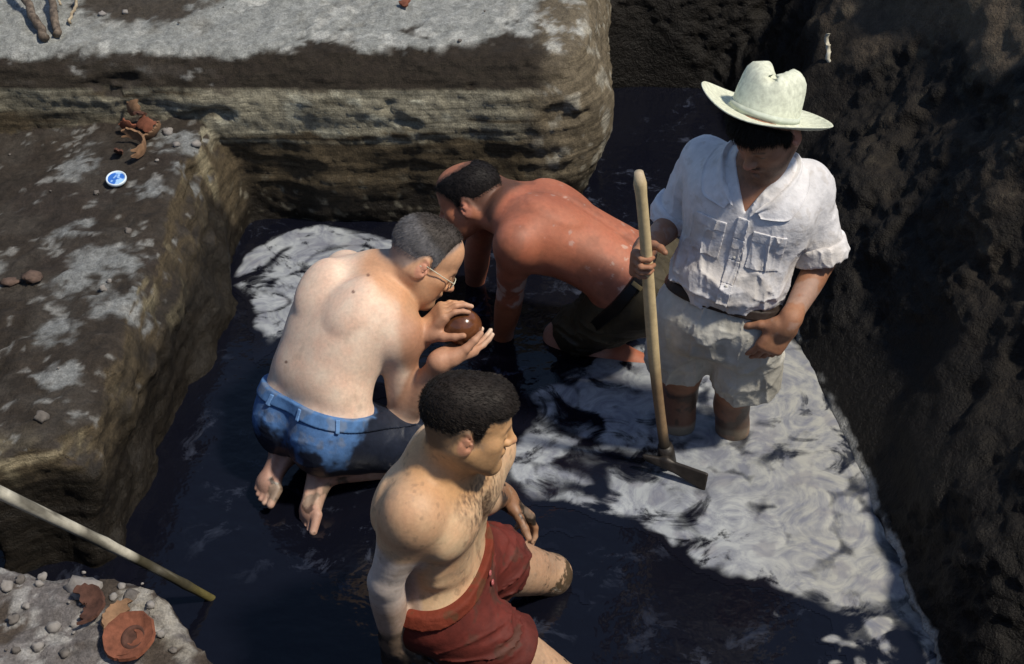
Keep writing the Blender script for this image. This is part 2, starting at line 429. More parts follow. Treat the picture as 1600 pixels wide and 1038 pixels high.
def legs(S, J, T, sc=1.0):
    for sd in ('r', 'l'):
        sg = 1 if sd == 'r' else -1
        Hp, Kn, An = J[sd + 'Hp'], J[sd + 'K'], J[sd + 'A']; l = Kn - Hp
        S.limb([Hp - l * .02, Hp + l * .30, Hp + l * .7, Kn], np.array([.093, .090, .070, .054]) * sc, .05)
        c = An - Kn; bk = np.cross(np.cross(l, c), c); bk = nrm(bk) if np.linalg.norm(bk) > 1e-4 else V(0, 1, 0)
        bk = bk * (1 if bk @ l < 0 else -1)
        S.limb([Kn, Kn + c * .28 + bk * .010, Kn + c * .65, An], np.array([.053, .059, .044, .034]) * sc, .025)
        S.ell(T.at(-.02, .078 * sg, -.065), T.M(0), V(.085, .075, .095) * sc, .05)
def limbs(S, J, T, sc=1.0, arm=1.0):
    for sd in ('r', 'l'):
        sg = 1 if sd == 'r' else -1
        Sh, El, Wr = J[sd + 'S'], J[sd + 'E'], J[sd + 'W']; a = arm * sc
        S.cone(T.at(.955, .035 * sg, -.015), Sh + T.ls * sg * -.01, .052 * sc, .046 * sc, .06)
        S.cone(T.at(.80, .095 * sg, .0), Sh - T.w * .015, .080 * sc, .050 * sc, .06)
        S.ell(Sh + T.ls * sg * .004 + (El - Sh) * .10, EYE3, V(.047, .047, .052) * a, .05)
        e = El - Sh; g = Wr - El
        S.limb([Sh, Sh + e * .35, Sh + e * .65, El], np.array([.052, .0525, .0475, .039]) * a, .035)
        S.limb([El, El + g * .22, El + g * .55, Wr], np.array([.0395, .0450, .0385, .0270]) * a, .018)
def muscles(S, T, sc=1.0, pec=1.0, scap=1.0, furrow=.012, spine=True):
    for s in (-1, 1):
        S.ell(T.at(.74, .075 * s, .078 * sc), T.M(.74), V(.085, .036 * pec, .066) * sc, .035)
        S.ell(T.at(.74, .082 * s, -.088 * sc), T.M(.74), V(.062, .024 * scap, .085) * sc, .03)
        if spine: S.ell(T.at(.30, .055 * s, -.070 * sc), T.M(.3), V(.036, .030, .13) * sc, .03)
    if not spine:
        return
    pts = [T.at(t, 0, -np.interp(t, T.T, T.B) - .010 * sc) for t in (.12, .3, .5, .7, .85)]
    for a, b in zip(pts[:-1], pts[1:]): S.cone(a, b, furrow, furrow, .02, 's')
def bounds(S, pad=.02):
    lo = np.min([c - R for op, f, c, R, k in S.L if op == 'u'], 0); hi = np.max([c + R for op, f, c, R, k in S.L if op == 'u'], 0)
    return lo - pad, hi + pad

def head_frame(fwd, up):
    f = nrm(fwd); u = nrm(up - (np.asarray(up) @ f) * f); return np.array([np.cross(f, u), f, u])

def make_hair(parent, hc, M, sc, zl, colf, thick=.010, bald=None, clip=None, strands=7000, slen=.010, flow=(0, -.6, -.3), seed=1, h=.003, name='hair', noise=.0004, front=0.0):
    H = Shape(); add_head(H, hc, M, sc)
    H2 = Shape(); H2.L = H.L[:3]                      # skull only
    yy, zz = zip(*zl)
    def mask(P):
        q = ((P - hc) @ M.T) / sc
        m = (q[:, 2] - np.interp(q[:, 1], yy, zz)) + .004 * vnoise(q * 120, seed + 3)
        if bald is not None: m = np.minimum(m, bald(q))
        if clip is not None: m = np.minimum(m, clip(P))
        return m
    def fn(P, gc, gr):
        d = H2(P); m = mask(P)
        q = ((P - hc) @ M.T) / sc; tk = thick * (.55 + .45 * sstep(.0, .09, q[:, 2]))
        if front: tk = tk + front * sstep(.01, .075, q[:, 1]) * sstep(.045, .085, q[:, 2])
        return d - (tk * sstep(-.003, .014, m) - .004) + noise * vnoise(P * 90, seed) * sstep(0, .02, m)
    Vv, F = mesh_sdf(fn, hc - .14, hc + .15, h)
    m = mask(Vv); Vv, F, u = prune(Vv, F, m > -.006)
    N = vnormals(Vv, F); m = m[u]
    q = ((Vv - hc) @ M.T) / sc
    col = colf(q)
    # short strands standing off the cap
    rs = np.random.RandomState(seed); vi = rs.randint(0, len(Vv), strands); vi = vi[m[vi] > -.002]
    p = Vv[vi] + rs.normal(0, .0012, (len(vi), 3)); n = N[vi]
    fl = np.array(flow) @ M
    t = fl - (n @ fl)[:, None] * n; dr = n * .35 + t * 1.1 + rs.normal(0, .09, (len(vi), 3)); dr /= np.linalg.norm(dr, axis=1)[:, None]
    sd = np.cross(dr, rs.normal(0, 1, (len(vi), 3))); sd /= np.linalg.norm(sd, axis=1)[:, None]
    L = (slen * (.5 + .8 * rs.rand(len(vi))) * sstep(-.004, .012, m[vi]))[:, None]
    b0 = p - dr * .003; w = .0005
    SV = np.stack([b0 - sd * w, b0 + sd * w, p + dr * L + sd * w * .4, p + dr * L - sd * w * .4], 1).reshape(-1, 3)
    SF = np.arange(len(SV)).reshape(-1, 4) + len(Vv)
    sc_ = np.repeat(col[vi] * (.8 + .35 * rs.rand(len(vi)))[:, None], 4, 0)
    return mesh_obj(name, np.concatenate([Vv, SV]), np.concatenate([F, SF]), MAT['hair'], parent, np.concatenate([col, sc_]))

def folds(P, M, scale, amp, seed=0, warp=.5):
    """long soft folds: M rows = axes, scale per axis (low = stretched along)"""
    q = P @ np.asarray(M).T * np.array(scale)
    q = q + warp * np.stack([vnoise(q * .6 + 3.1, seed + 5), vnoise(q * .6 + 9.7, seed + 6), vnoise(q * .6, seed + 7)], 1)
    n = vnoise(q, seed); n2 = vnoise(q * 2.3 + 4, seed + 1)
    return amp * ((2.2 * np.sqrt(np.abs(n) + .004) - 1.2) * .8 + (1.2 * np.sqrt(np.abs(n2) + .004) - .7) * .5)

def waist_cut(C, J, T, p0, n, r=.112, k=.008):
    """trim a garment at the waist but leave the thighs alone where they come forward past that plane"""
    n = nrm(n)
    def fn(P):
        th = np.minimum(bone(P, J['rHp'], J['rK'])[1], bone(P, J['lHp'], J['lK'])[1])
        return np.minimum((P - p0) @ n, th - r)
    C.add(fn, p0, 1e3, k, 'i')
def hips_shape(J, T, sc=1.0, end=.78, t1=.35):
    S = Shape(); T.add(S, 0, t1=t1)
    for sd in ('r', 'l'):
        sg = 1 if sd == 'r' else -1; Hp, Kn = J[sd + 'Hp'], J[sd + 'K']; l = Kn - Hp
        S.limb([Hp - l * .02, Hp + l * .30, Hp + l * end], np.array([.093, .090, .090 + (.070 - .090) * (end - .3) / .4]) * sc, .05)
        S.ell(T.at(-.02, .078 * sg, -.065), T.M(0), V(.085, .075, .095) * sc, .05)
    return S
def dressed(S, fold, under=None, grow=.007):
    U = Shape(); U.L = [e for e in S.L if e[0] == 'u']; K = [e for e in S.L if e[0] != 'u']
    def fn(P, gc=None, gr=0.0):
        d = U(P, gc, gr)
        if fold: d = d + fold(P)
        if under is not None: d = smin(d, under(P, gc, gr) - grow, .006)
        for op, f, c, R, k in K:
            e = f(P); d = -smin(-d, -e if op == 'i' else e, k)
        return d
    return fn
def solid_cloth(name, S, fold, mat, parent, colf, h=.004, drop=None, under=None, grow=.007):
    lo, hi = bounds(S)
    fn = dressed(S, fold, under, grow)
    Vv, F = mesh_sdf(fn, lo, hi, h)
    if drop is not None: Vv, F, u = prune(Vv, F, ~drop(Vv))
    return mesh_obj(name, Vv, F, mat, parent, colf(Vv))
def band(name, S, T, g, t0, t1, mat, parent, colf, fold=None, tilt=0.0, h=.0035, J=None):
    l, f, w = T.fr((t0 + t1) / 2); n = nrm(w + f * tilt); p0, p1 = T.at(t0, 0, 0), T.at(t1, 0, 0); pc = (p0 + p1) / 2
    fold = fold or (lambda P: 0)
    def fn(P, gc=None, gr=0):
        d = S(P, gc, gr) - g + fold(P); e = np.maximum((P - p1) @ n, (p0 - P) @ n)
        if J is not None: e = np.maximum(e, .104 - np.minimum(bone(P, J['rHp'], J['rK'])[1], bone(P, J['lHp'], J['lK'])[1]))
        return -smin(-d, -e, .004)
    Vv, F = mesh_sdf(fn, pc - .27, pc + .27, h); return mesh_obj(name, Vv, F, mat, parent, colf(Vv)), fn
def body_mesh(S, parent, colf, h=.004, zmin=-.42, name='body'):
    lo, hi = bounds(S); lo[2] = max(lo[2], zmin)
    Vv, F = mesh_sdf(lambda P, gc, gr: S(P, gc, gr), lo, hi, h)
    return mesh_obj(name, Vv, F, MAT['skin'], parent, colf(Vv))
def patch_on(name, base, c, M, hx, th, mat, parent, colf, h=.002, off=.0015):
    """thin piece lying on the surface of `base` inside a box (pocket, strap, placket)"""
    hx = np.array(hx)
    def fn(P, gc, gr):
        q = np.abs((P - c) @ M.T) - hx
        return np.maximum(np.abs(base(P) - off) - th, q.max(1))
    r = np.linalg.norm(hx) + .01
    ext = np.abs(M).T @ hx + .008
    Vv, F = mesh_sdf(fn, c - ext, c + ext, h, bs=6)
    return mesh_obj(name, Vv, F, mat, parent, colf(Vv))
def ring_cloth(name, a, b, r0, r1, th, mat, parent, colf, fold=None, h=.003, flat=1.0):
    """a rolled band of cloth round the axis a-b"""
    S = Shape(); S.cone(a, b, r0, r1, 0); ax = nrm(b - a); S.half(a, -ax, .012); S.half(b, ax, .012)
    fold = fold or (lambda P: 0)
    Vv, F = mesh_sdf(lambda P, gc, gr: S(P) + fold(P), *bounds(S), h)
    return mesh_obj(name, Vv, F, mat, parent, colf(Vv))
def flatcol(c, rough=.85, var=.08, sc=12, seed=0):
    def f(P):
        n = fbm(P * sc, 3, seed); o = np.ones((len(P), 4)); o[:, :3] = np.array(c) * (1 + var * n)[:, None]; o[:, 3] = rough; return o
    return f

def skin_base(P, c, rough=.5, seed=0):
    o = np.ones((len(P), 4)); n = fbm(P * 9, 4, seed)
    o[:, :3] = np.array(c) * (1 + .09 * n)[:, None]; red = fbm(P * 26, 4, seed + 4); o[:, 1] *= 1 - .07 * red; o[:, 2] *= 1 - .09 * red; fr_ = sstep(.6, .9, fbm(P * 140, 2, seed + 8)); o[:, :3] *= (1 - .07 * fr_)[:, None]; o[:, 3] = rough + .12 + .08 * n
    return o
def blend(o, c, m, rough=None):
    o[:, :3] = mixc(o[:, :3], c, m)
    if rough is not None: o[:, 3] = o[:, 3] * (1 - m) + rough * m
def head_colours(o, P, hc, M, sc, lip=(.40, .16, .12), beard=None, brow=(.03, .02, .015), ear=(.5, .2, .14)):
    q = ((P - hc) @ M.T) / sc; near = sstep(.20, .16, np.linalg.norm(q, axis=1))
    e = lambda c, r: sstep(1.25, .8, np.sqrt((((q * [1, 1, 1]) - c) ** 2 / np.square(r)).sum(1)))
    for s in (-1, 1):
        blend(o, ear, e((.086 * s, -.008, 0), (.009, .021, .031)) * .6 * near)
        blend(o, brow, e((.030 * s, .090, .024), (.022, .016, .0060)) * .9 * near * (.7 + .3 * vnoise(q * 400, 4)))
        blend(o, (.04, .03, .025), e((.032 * s, .090, .001), (.013, .011, .0050)) * .9 * near)
    blend(o, lip, e((0, .102, -.0585), (.021, .014, .0085)) * .55 * near)
    blend(o, np.array(ear), e((0, .118, -.026), (.014, .014, .012)) * .45 * near)
    if beard is not None:
        m = sstep(-.030, -.055, q[:, 2] + .25 * (q[:, 1] - .05) * (q[:, 1] < .05)) * sstep(-.01, .02, q[:, 1]) * near * sstep(-.13, -.11, q[:, 2])
        blend(o, beard, m * (.5 + .25 * vnoise(q * 300, 9)))
    return q

def hair_fade(o, P, hc, M, sc, zl, c, bald=None, amt=.75):
    q = ((P - hc) @ M.T) / sc; yy, zz = zip(*zl); m = q[:, 2] - np.interp(q[:, 1], yy, zz)
    if bald is not None: m = np.minimum(m, bald(q))
    near = sstep(.17, .14, np.linalg.norm(q * [1, .9, .9], axis=1)); blend(o, c, sstep(-.020, .004, m + .006 * vnoise(q * 150, 3)) * near * amt)

# ---------------------------------------------------------------- the man kneeling with the pot
def kneeling_man():
    J = dict(hd=V(-.262, 3.682, .635), nk=V(-.385, 3.711, .565), rS=V(-.327, 3.533, .490), lS=V(-.505, 3.835, .492), rE=V(-.324, 3.508, .198), rW=V(-.199, 3.482, .427),
             lE=V(-.330, 3.740, .286), lW=V(-.256, 3.557, .462), rHp=V(-.505, 3.410, .205), lHp=V(-.645, 3.535, .205), rK=V(-.155, 3.560, .011), lK=V(-.335, 3.745, .011), rA=at_z(526, 738, .085), lA=at_z(464, 704, .10))
    root = tag(empty('person', (-.45, 3.6, 0)), 'shirtless man in blue cut-off jeans and glasses kneeling with a round pot in his hands', 'person')
    sc = 1.03; T = Torso(J, .065, sc, fat=.012, wide=1.10); S = Shape()
    T.add(S); muscles(S, T, sc, .8, 1.25, .006, False); legs(S, J, T, sc); SB = Shape(); SB.L = list(S.L); limbs(S, J, T, sc)
    hM = head_frame(V(.79, -.03, -.61), V(.594, .297, .748)); hc = J['hd']
    add_head(S, hc, hM, 1.03, J['nk'] + V(.0, 0, .0), .058)
    add_hand(S, J['rW'], V(.62, .55, -.05), V(-.2, .15, 1), 1, [(.15, .25, .2)] * 2 + [(.2, .3, .25)] * 2, 1.03, thumb=(.5, .7, .5))
    add_hand(S, J['lW'], V(.50, .10, .62), V(.75, .1, -.6), -1, [(.35, .5, .35), (.35, .5, .4), (.4, .55, .4), (.45, .6, .4)], 1.03, thumb=(.6, .6, .5))
    add_foot(S, J['rA'] + V(-.02, 0, 0), V(-.10, -.62, -.60), V(-.70, -.45, .45), 1.0)
    add_foot(S, J['lA'] + V(-.01, 0, .005), V(-.30, -.62, -.55), V(-.40, -.60, .60), 1.0)
    def colf(P):
        o = skin_base(P, (.72, .53, .41), .5, 3)
        for sd in ('r', 'l'):
            t, d = bone(P, J[sd + 'E'], J[sd + 'W']); t2, d2 = bone(P, J[sd + 'S'], J[sd + 'E'])
            m = sstep(.075, .055, d) * sstep(-.0, .12, t)
            hand = sstep(.16, .12, np.linalg.norm(P - J[sd + 'W'] - V(.03, 0, .02), axis=1))
            blend(o, (.40, .20, .12), np.maximum(m, hand) * .85)
            k = sstep(.68, .9, t2) * sstep(.07, .05, d2) * (.5 + .5 * fbm(P * 30, 3, 5)); blend(o, (.50, .42, .36), np.clip(k, 0, 1) * .6, .8)
            t3, d3 = bone(P, J[sd + 'K'], J[sd + 'A']); leg = np.maximum(sstep(.09, .06, d3), sstep(.24, .18, np.linalg.norm(P - J[sd + 'A'], axis=1)))
            blend(o, (.36, .20, .15), leg * .9)
            mud = sstep(.15, .35, fbm(P * 16, 4, 12)) * leg; blend(o, (.03, .022, .016), mud * .95, .35)
        q = ((P - hc) @ hM.T) / 1.03; hm = sstep(.20, .13, np.linalg.norm(q * [1, 1, .8], axis=1))
        blend(o, (.52, .26, .13), hm * .85)
        blend(o, (.20, .17, .16), sstep(.0, .03, q[:, 2] - np.interp(q[:, 1], [-.1, -.05, -.02, .02, .06], [-.07, -.05, .02, .03, .10])) * hm * .8)
        sm = sstep(.42, .7, fbm(P * 13, 5, 98, .6) + .35 * sstep(.42, .26, P[:, 2])); blend(o, (.50, .36, .27), np.clip(sm, 0, 1) * .40, .7)
        head_colours(o, P, hc, hM, 1.03, beard=(.42, .25, .15))
        for px, py in ((552, 456), (447, 566), (575, 430)):
            d = ray(px, py); w = P - CC; r = np.linalg.norm(w - (w @ nrm(d))[:, None] * nrm(d), axis=1); blend(o, (.12, .05, .03), sstep(.006, .003, r) * .8)
        return o
    b = body_mesh(S, root, colf)
    zl = [(-.12, -.062), (-.085, -.060), (-.055, -.035), (-.03, .006), (-.012, .034), (.004, .026), (.014, .000), (.022, .004), (.03, .040), (.05, .072), (.075, .082), (.10, .086)]
    def hc_col(q):
        n = .5 + .5 * fbm(q * 60, 3, 2); top = sstep(.055, .085, q[:, 2] + .3 * q[:, 1])
        c = np.tile(np.array([.13, .125, .13]), (len(q), 1)); c = mixc(c, (.035, .027, .022), top * .85); c = mixc(c, (.30, .32, .34), sstep(.070, .085, q[:, 1]) * .9)
        return c * (.7 + .6 * n)[:, None]
    temple = lambda q: .045 - 1.0 * np.maximum(0, q[:, 1] - .035) + .9 * np.maximum(0, .035 - np.abs(q[:, 0])) + .0 * q[:, 2]
    make_hair(root, hc, hM, 1.03, zl, hc_col, .0085, lambda q: np.where(q[:, 1] > .02, np.maximum(.030 - (q[:, 1] - .03) - .55 * np.maximum(0, np.abs(q[:, 0]) - .022), -.02), .03), None, 11000, .006, (0, -.2, -.5), 11)
    # glasses: two rims, bridge, temples
    w = lambda x, y, z: hc + 1.03 * (V(x, y, z) @ hM)
    g = Shape()
    for s in (-1, 1):
        pts = [w(.033 * s + .021 * math.cos(a), .104 - .10 * abs(.033 * s + .021 * math.cos(a)) * .5, .000 + .016 * math.sin(a)) for a in np.linspace(0, 2 * math.pi, 17)]
        g.chain(pts, [.0013] * 17, .001)
        g.chain([w(.056 * s, .099, .006), w(.076 * s, .06, .010), w(.082 * s, .0, .012), w(.080 * s, -.018, .002)], [.0016] * 4, .001)
    g.cone(w(-.012, .106, .003), w(.012, .106, .003), .0014, .0014, .001)
    Vv, F = mesh_sdf(lambda P, a, c: g(P, a, c), *bounds(g, .006), .0011)
    gl = mesh_obj('glasses', Vv, F, M_plain('glasses_frame', (.55, .53, .42), .3, .6), root)
    mg, nt, bb = mat_new('lens_glass', .03, (.9, .95, .95)); bb.inputs['Transmission Weight'].default_value = 1; bb.inputs['IOR'].default_value = 1.2
    for s in (-1, 1):
        cen = w(.033 * s, .1025, 0); ring = [w(.033 * s + .0205 * math.cos(a), .104 - .10 * abs(.033 * s + .0205 * math.cos(a)) * .5, .0155 * math.sin(a)) for a in np.linspace(0, 2 * math.pi, 25)[:-1]]
        bk = [p - hM[1] * .0012 for p in ring]
        mesh_obj('lens', ring + bk, [list(range(24)), list(range(47, 23, -1))] + [[i, i + 24, (i + 1) % 24 + 24, (i + 1) % 24] for i in range(24)], mg, gl)
    # cut-off jeans
    C = Shape(); T.add(C, .012, t1=.17)
    for sd in ('r', 'l'):
        Hp, K = J[sd + 'Hp'], J[sd + 'K']; l = K - Hp
        C.chain([Hp, Hp + l * .3, Hp + l * .8], np.array([.098, .096, .082]), .01)
        C.ell(T.at(-.02, .078 * (1 if sd == 'r' else -1), -.070), T.M(0), V(.092, .080, .100), .03)
    waist_cut(C, J, T, T.at(.155, 0, 0), T.fr(.155)[2] + T.f0 * .10)
    fm = np.array([T.lat(0), T.f0, T.w])
    def jean_col(P):
        o = np.ones((len(P), 4)); n = fbm(P * 14, 4, 8); t, u, v = T.local(P)
        o[:, :3] = np.array([.06, .14, .32]) * (1 + .22 * n)[:, None]; o[:, 3] = .8
        blend(o, (.16, .17, .19), sstep(.1, .5, fbm(P * 22, 4, 3)) * .45)
        wet = sstep(.0, .07, 0.250 + .06 * n + .03 * fbm(P * 40, 3, 4) - P[:, 2] + .8 * np.maximum(0, (P - T.pc) @ V(.83, .55, 0) - .0))
        blend(o, (.012, .016, .030), wet, .45); return o
    jn = solid_cloth('cut_off_jeans', C, lambda P: folds(P, fm, (7, 10, 20), .006, 21), MAT['wet_cloth'], root, jean_col, under=hips_shape(J, T, sc))
    wb, belt = band('waistband', SB, T, .013, .085, .160, MAT['wet_cloth'], jn, lambda P: jean_col(P) * [1.15, 1.15, 1.1, 1], None, .10)
    for u, v in ((.055, -.125), (-.06, -.122), (.135, -.06)):
        c = T.at(.12, u, v); l, f, ww = T.fr(.12); d = nrm(l * u + f * v * 1.3); M = np.array([nrm(np.cross(ww, d)), d, ww])
        patch_on('belt_loop', belt, c, M, (.006, .05, .026), .0022, MAT['wet_cloth'], jn, flatcol((.12, .24, .47)))
    return J, T

# ---------------------------------------------------------------- the man wading in front
def wading_man():
    pc = V(-.168, 2.705, .318); rt = nrm(V(-.16, -.985, 0))
    J = dict(hd=V(-.104, 2.610, .925), nk=V(-.160, 2.640, .795), rS=at_z(646, 797, .752), lS=V(-.062, 2.800, .705), rE=V(-.295, 2.515, .526), rW=V(-.291, 2.559, .270),
             lE=V(-.091, 2.885, .430), lW=V(-.026, 3.084, .266), rHp=pc + rt * .097, lHp=pc - rt * .097, rK=V(.150, 2.65, -.02), lK=V(.108, 3.015, .030), rA=V(-.06, 2.75, -.373), lA=V(.062, 3.252, -.328))
    root = tag(empty('person', (-.11, 2.69, 0)), 'dark-haired shirtless man in red shorts wading in the dark water', 'person')
    sc = 1.03; T = Torso(J, .012, sc, fat=-.004, wide=.95); S = Shape()
    T.add(S); muscles(S, T, sc, 1.0, 1.0, .006); legs(S, J, T, sc); SB = Shape(); SB.L = list(S.L); limbs(S, J, T, sc, .98)
    S.ell(T.at(.62, 0, .125), T.M(.6), V(.012, .03, .09), .03, 's')
    S.ell(T.at(.30, 0, .112), T.M(.3), V(.006, .012, .006), .012, 's')
    for i, t in enumerate((.36, .45, .54)):
        for s in (-1, 1): S.cone(T.at(t, .07 * s, .072), T.at(t + .03, .130 * s, .034), .010, .009, .04)
    S.cone(T.at(.935, .02, .055), J['rS'] + V(.0, 0, .028), .013, .012, .025)
    hM = head_frame(V(.961, .10, -.254), V(.239, .131, .962)); hc = J['hd']
    add_head(S, hc, hM, .98, J['nk'] + V(.01, 0, -.01), .060, 1.1)
    add_hand(S, J['rW'], V(.03, .03, -1), V(.6, .8, 0), 1, [(.3, .4, .3)] * 4, 1.03)
    add_hand(S, J['lW'], V(.62, .02, -.75), V(-.55, -.55, -.45), -1, [(.35, .5, .4), (.45, .6, .4), (.5, .65, .4), (.55, .7, .4)], 1.05)
    def colf(P):
        o = skin_base(P, (.61, .405, .245), .42, 7); t, u, v = T.local(P)
        hm = sstep(.20, .14, np.linalg.norm((P - hc) * [1, 1, .85], axis=1)); blend(o, (.50, .27, .12), hm * .85)
        n = fbm(P * 12, 4, 2)
        ta, da = bone(P, J['rS'], J['rE']); tf, df = bone(P, J['rE'], J['rW']); out = sstep(.085, .065, np.minimum(da, df))
        blend(o, (.43, .22, .12), sstep(.50, .25, ta) * sstep(.09, .06, da) * .55)
        clay = sstep(.45, .58, ta + .05 * n) * out; blend(o, (.52, .46, .43), clay * .9, .65)
        blend(o, (.42, .27, .19), sstep(.05, .35, tf) * out * .6)
        dark = sstep(.62, .74, tf + .05 * n) * sstep(.09, .07, df); dark = np.maximum(dark, sstep(.27, .25, P[:, 2] + .01 * n) * sstep(.25, .2, np.linalg.norm(P - J['rW'], axis=1)))
        blend(o, (.018, .015, .013), dark * .96, .35)
        tl, dl = bone(P, J['lE'], J['lW']); lh = np.maximum(sstep(.08, .06, dl) * sstep(.2, .5, tl), sstep(.22, .18, np.linalg.norm(P - J['lW'] - V(.04, 0, -.05), axis=1)))
        blend(o, (.20, .09, .045), lh * .9); blend(o, (.022, .016, .012), lh * sstep(-.05, .2, fbm(P * 24, 4, 6)), .4)
        hair = sstep(.05, .09, v) * sstep(.13, .02, np.abs(u + .0)) * sstep(.5, .66, t) * sstep(1.0, .93, t)
        st = fbm(P @ np.array([T.lat(.7), T.f0, T.w]).T * [260, 120, 90], 3, 14)
        blend(o, (.075, .045, .03), np.clip(hair * (.45 + .75 * st), 0, .85))
        line = sstep(.016, .004, np.abs(u)) * sstep(.05, .09, v) * sstep(.75, .5, t) * sstep(.1, .25, t); blend(o, (.12, .07, .045), np.clip(line * (.35 + .5 * st), 0, .6))
        for K, Hp in (('lK', 'lHp'), ('rK', 'rHp')):
            tk, dk = bone(P, J[Hp], J[K]); g = sstep(.11, .09, dk) * sstep(.35, .5, tk)
            blend(o, (.42, .26, .17), g * .8); m = sstep(.0, .16, fbm(P * 34, 5, 31, .65) * .8 + 2.2 * (tk - .88) - 2.4 * (P[:, 2] - .055)); blend(o, (.035, .027, .016), m * g * .9, .35)
        sm = sstep(.35, .6, fbm(P * 17, 5, 88, .6) + .5 * sstep(.50, .34, P[:, 2]) - .25 * hm); blend(o, (.30, .21, .15), np.clip(sm, 0, 1) * .40, .7)
        sp = sstep(.78, .92, fbm(P * 60, 2, 89)); blend(o, (.08, .06, .045), sp * .3)
        head_colours(o, P, hc, hM, .98, beard=(.30, .175, .085)); hair_fade(o, P, hc, hM, .98, zl, (.03, .022, .018))
        return o
    zl = [(-.12, -.060), (-.085, -.058), (-.055, -.038), (-.03, .004), (-.012, .030), (.004, .022), (.012, -.006), (.026, -.002), (.031, .030), (.036, .056), (.060, .060), (.092, .063), (.12, .066)]
    body_mesh(S, root, colf)
    def hcol(q): return np.array([.016, .012, .010]) * (.7 + .6 * (.5 + .5 * fbm(q * 70, 3, 3)))[:, None]
    make_hair(root, hc, hM, .98, zl, hcol, .0085, None, None, 14000, .005, (0, .9, -.1), 5, front=.009)
    # red shorts
    fm = np.array([T.lat(0), T.f0, T.w])
    C = Shape(); T.add(C, .014, t1=.23)
    for sd in ('r', 'l'):
        Hp, K = J[sd + 'Hp'], J[sd + 'K']; l = K - Hp; e = .46 if sd == 'l' else .52
        C.chain([Hp, Hp + l * .35, Hp + l * (e + .1)], np.array([.100, .104, .108]), .01)
        C.ell(T.at(-.02, .078 * (1 if sd == 'r' else -1), -.070), T.M(0), V(.092, .080, .105), .03)
        hp = Hp + l * e; nn = nrm(l)
        C.add((lambda hp, nn, o: lambda P: np.where((P - T.pc) @ nn > .0, np.maximum((P - hp) @ nn, -1), -1) + np.where(np.linalg.norm(P - hp - nn * .05, axis=1) > .19, -1, 0))(hp, nn, 0), hp, 1e3, .006, 'i')
    wn_ = T.fr(.2)[2]; C.half(T.at(.21, 0, 0), wn_ + T.f0 * -.12, .01)
    def red(P):
        o = np.ones((len(P), 4)); n = fbm(P * 16, 4, 18)
        o[:, :3] = np.array([.105, .017, .012]) * (1 + .25 * n)[:, None]; o[:, 3] = .75
        blend(o, (.040, .008, .007), sstep(.0, .20, .30 + .05 * n - P[:, 2]) * .85, .5); blend(o, (.045, .030, .020), sstep(.3, .6, fbm(P * 20, 4, 77)) * .5); return o
    gath = lambda P: folds(P, fm, (7, 8, 26), .009, 41, .9) * sstep(.0, .08, T.at(.20, 0, 0)[2] - P[:, 2] + .03) - .004 * sstep(.02, -.02, np.abs(((P - T.pc) @ T.lat(0)))) * 0
    sh = solid_cloth('red_shorts', C, gath, MAT['wet_cloth'], root, red, under=hips_shape(J, T, sc, .9))
    band('waistband', SB, T, .017, .145, .215, MAT['cloth'], sh, lambda P: red(P) * [1.4, 1.7, 1.3, 1], lambda P: folds(P, fm, (10, 10, 30), .002, 9), -.12)
    for t, u in ((.185, .012), (.120, .020)):
        l, f, ww = T.fr(t); c = T.at(t, u, .09); s_ = np.linspace(0, .09, 90); dd = SB(c[None] + f * s_[:, None]) - .0185; c = c + f * s_[np.argmin(np.abs(dd))]
        bt = Shape(); bt.ell(c, np.array([l, f, ww]), (.0085, .004, .0085), 0); bt.ell(c + f * .004, EYE3, (.004, .004, .004), .002, 's')
        Vv, F = mesh_sdf(lambda P, a, b: bt(P), *bounds(bt, .004), .0012, bs=6); mesh_obj('button', Vv, F, M_plain('button', (.35, .10, .10), .35), sh)
    return J, T

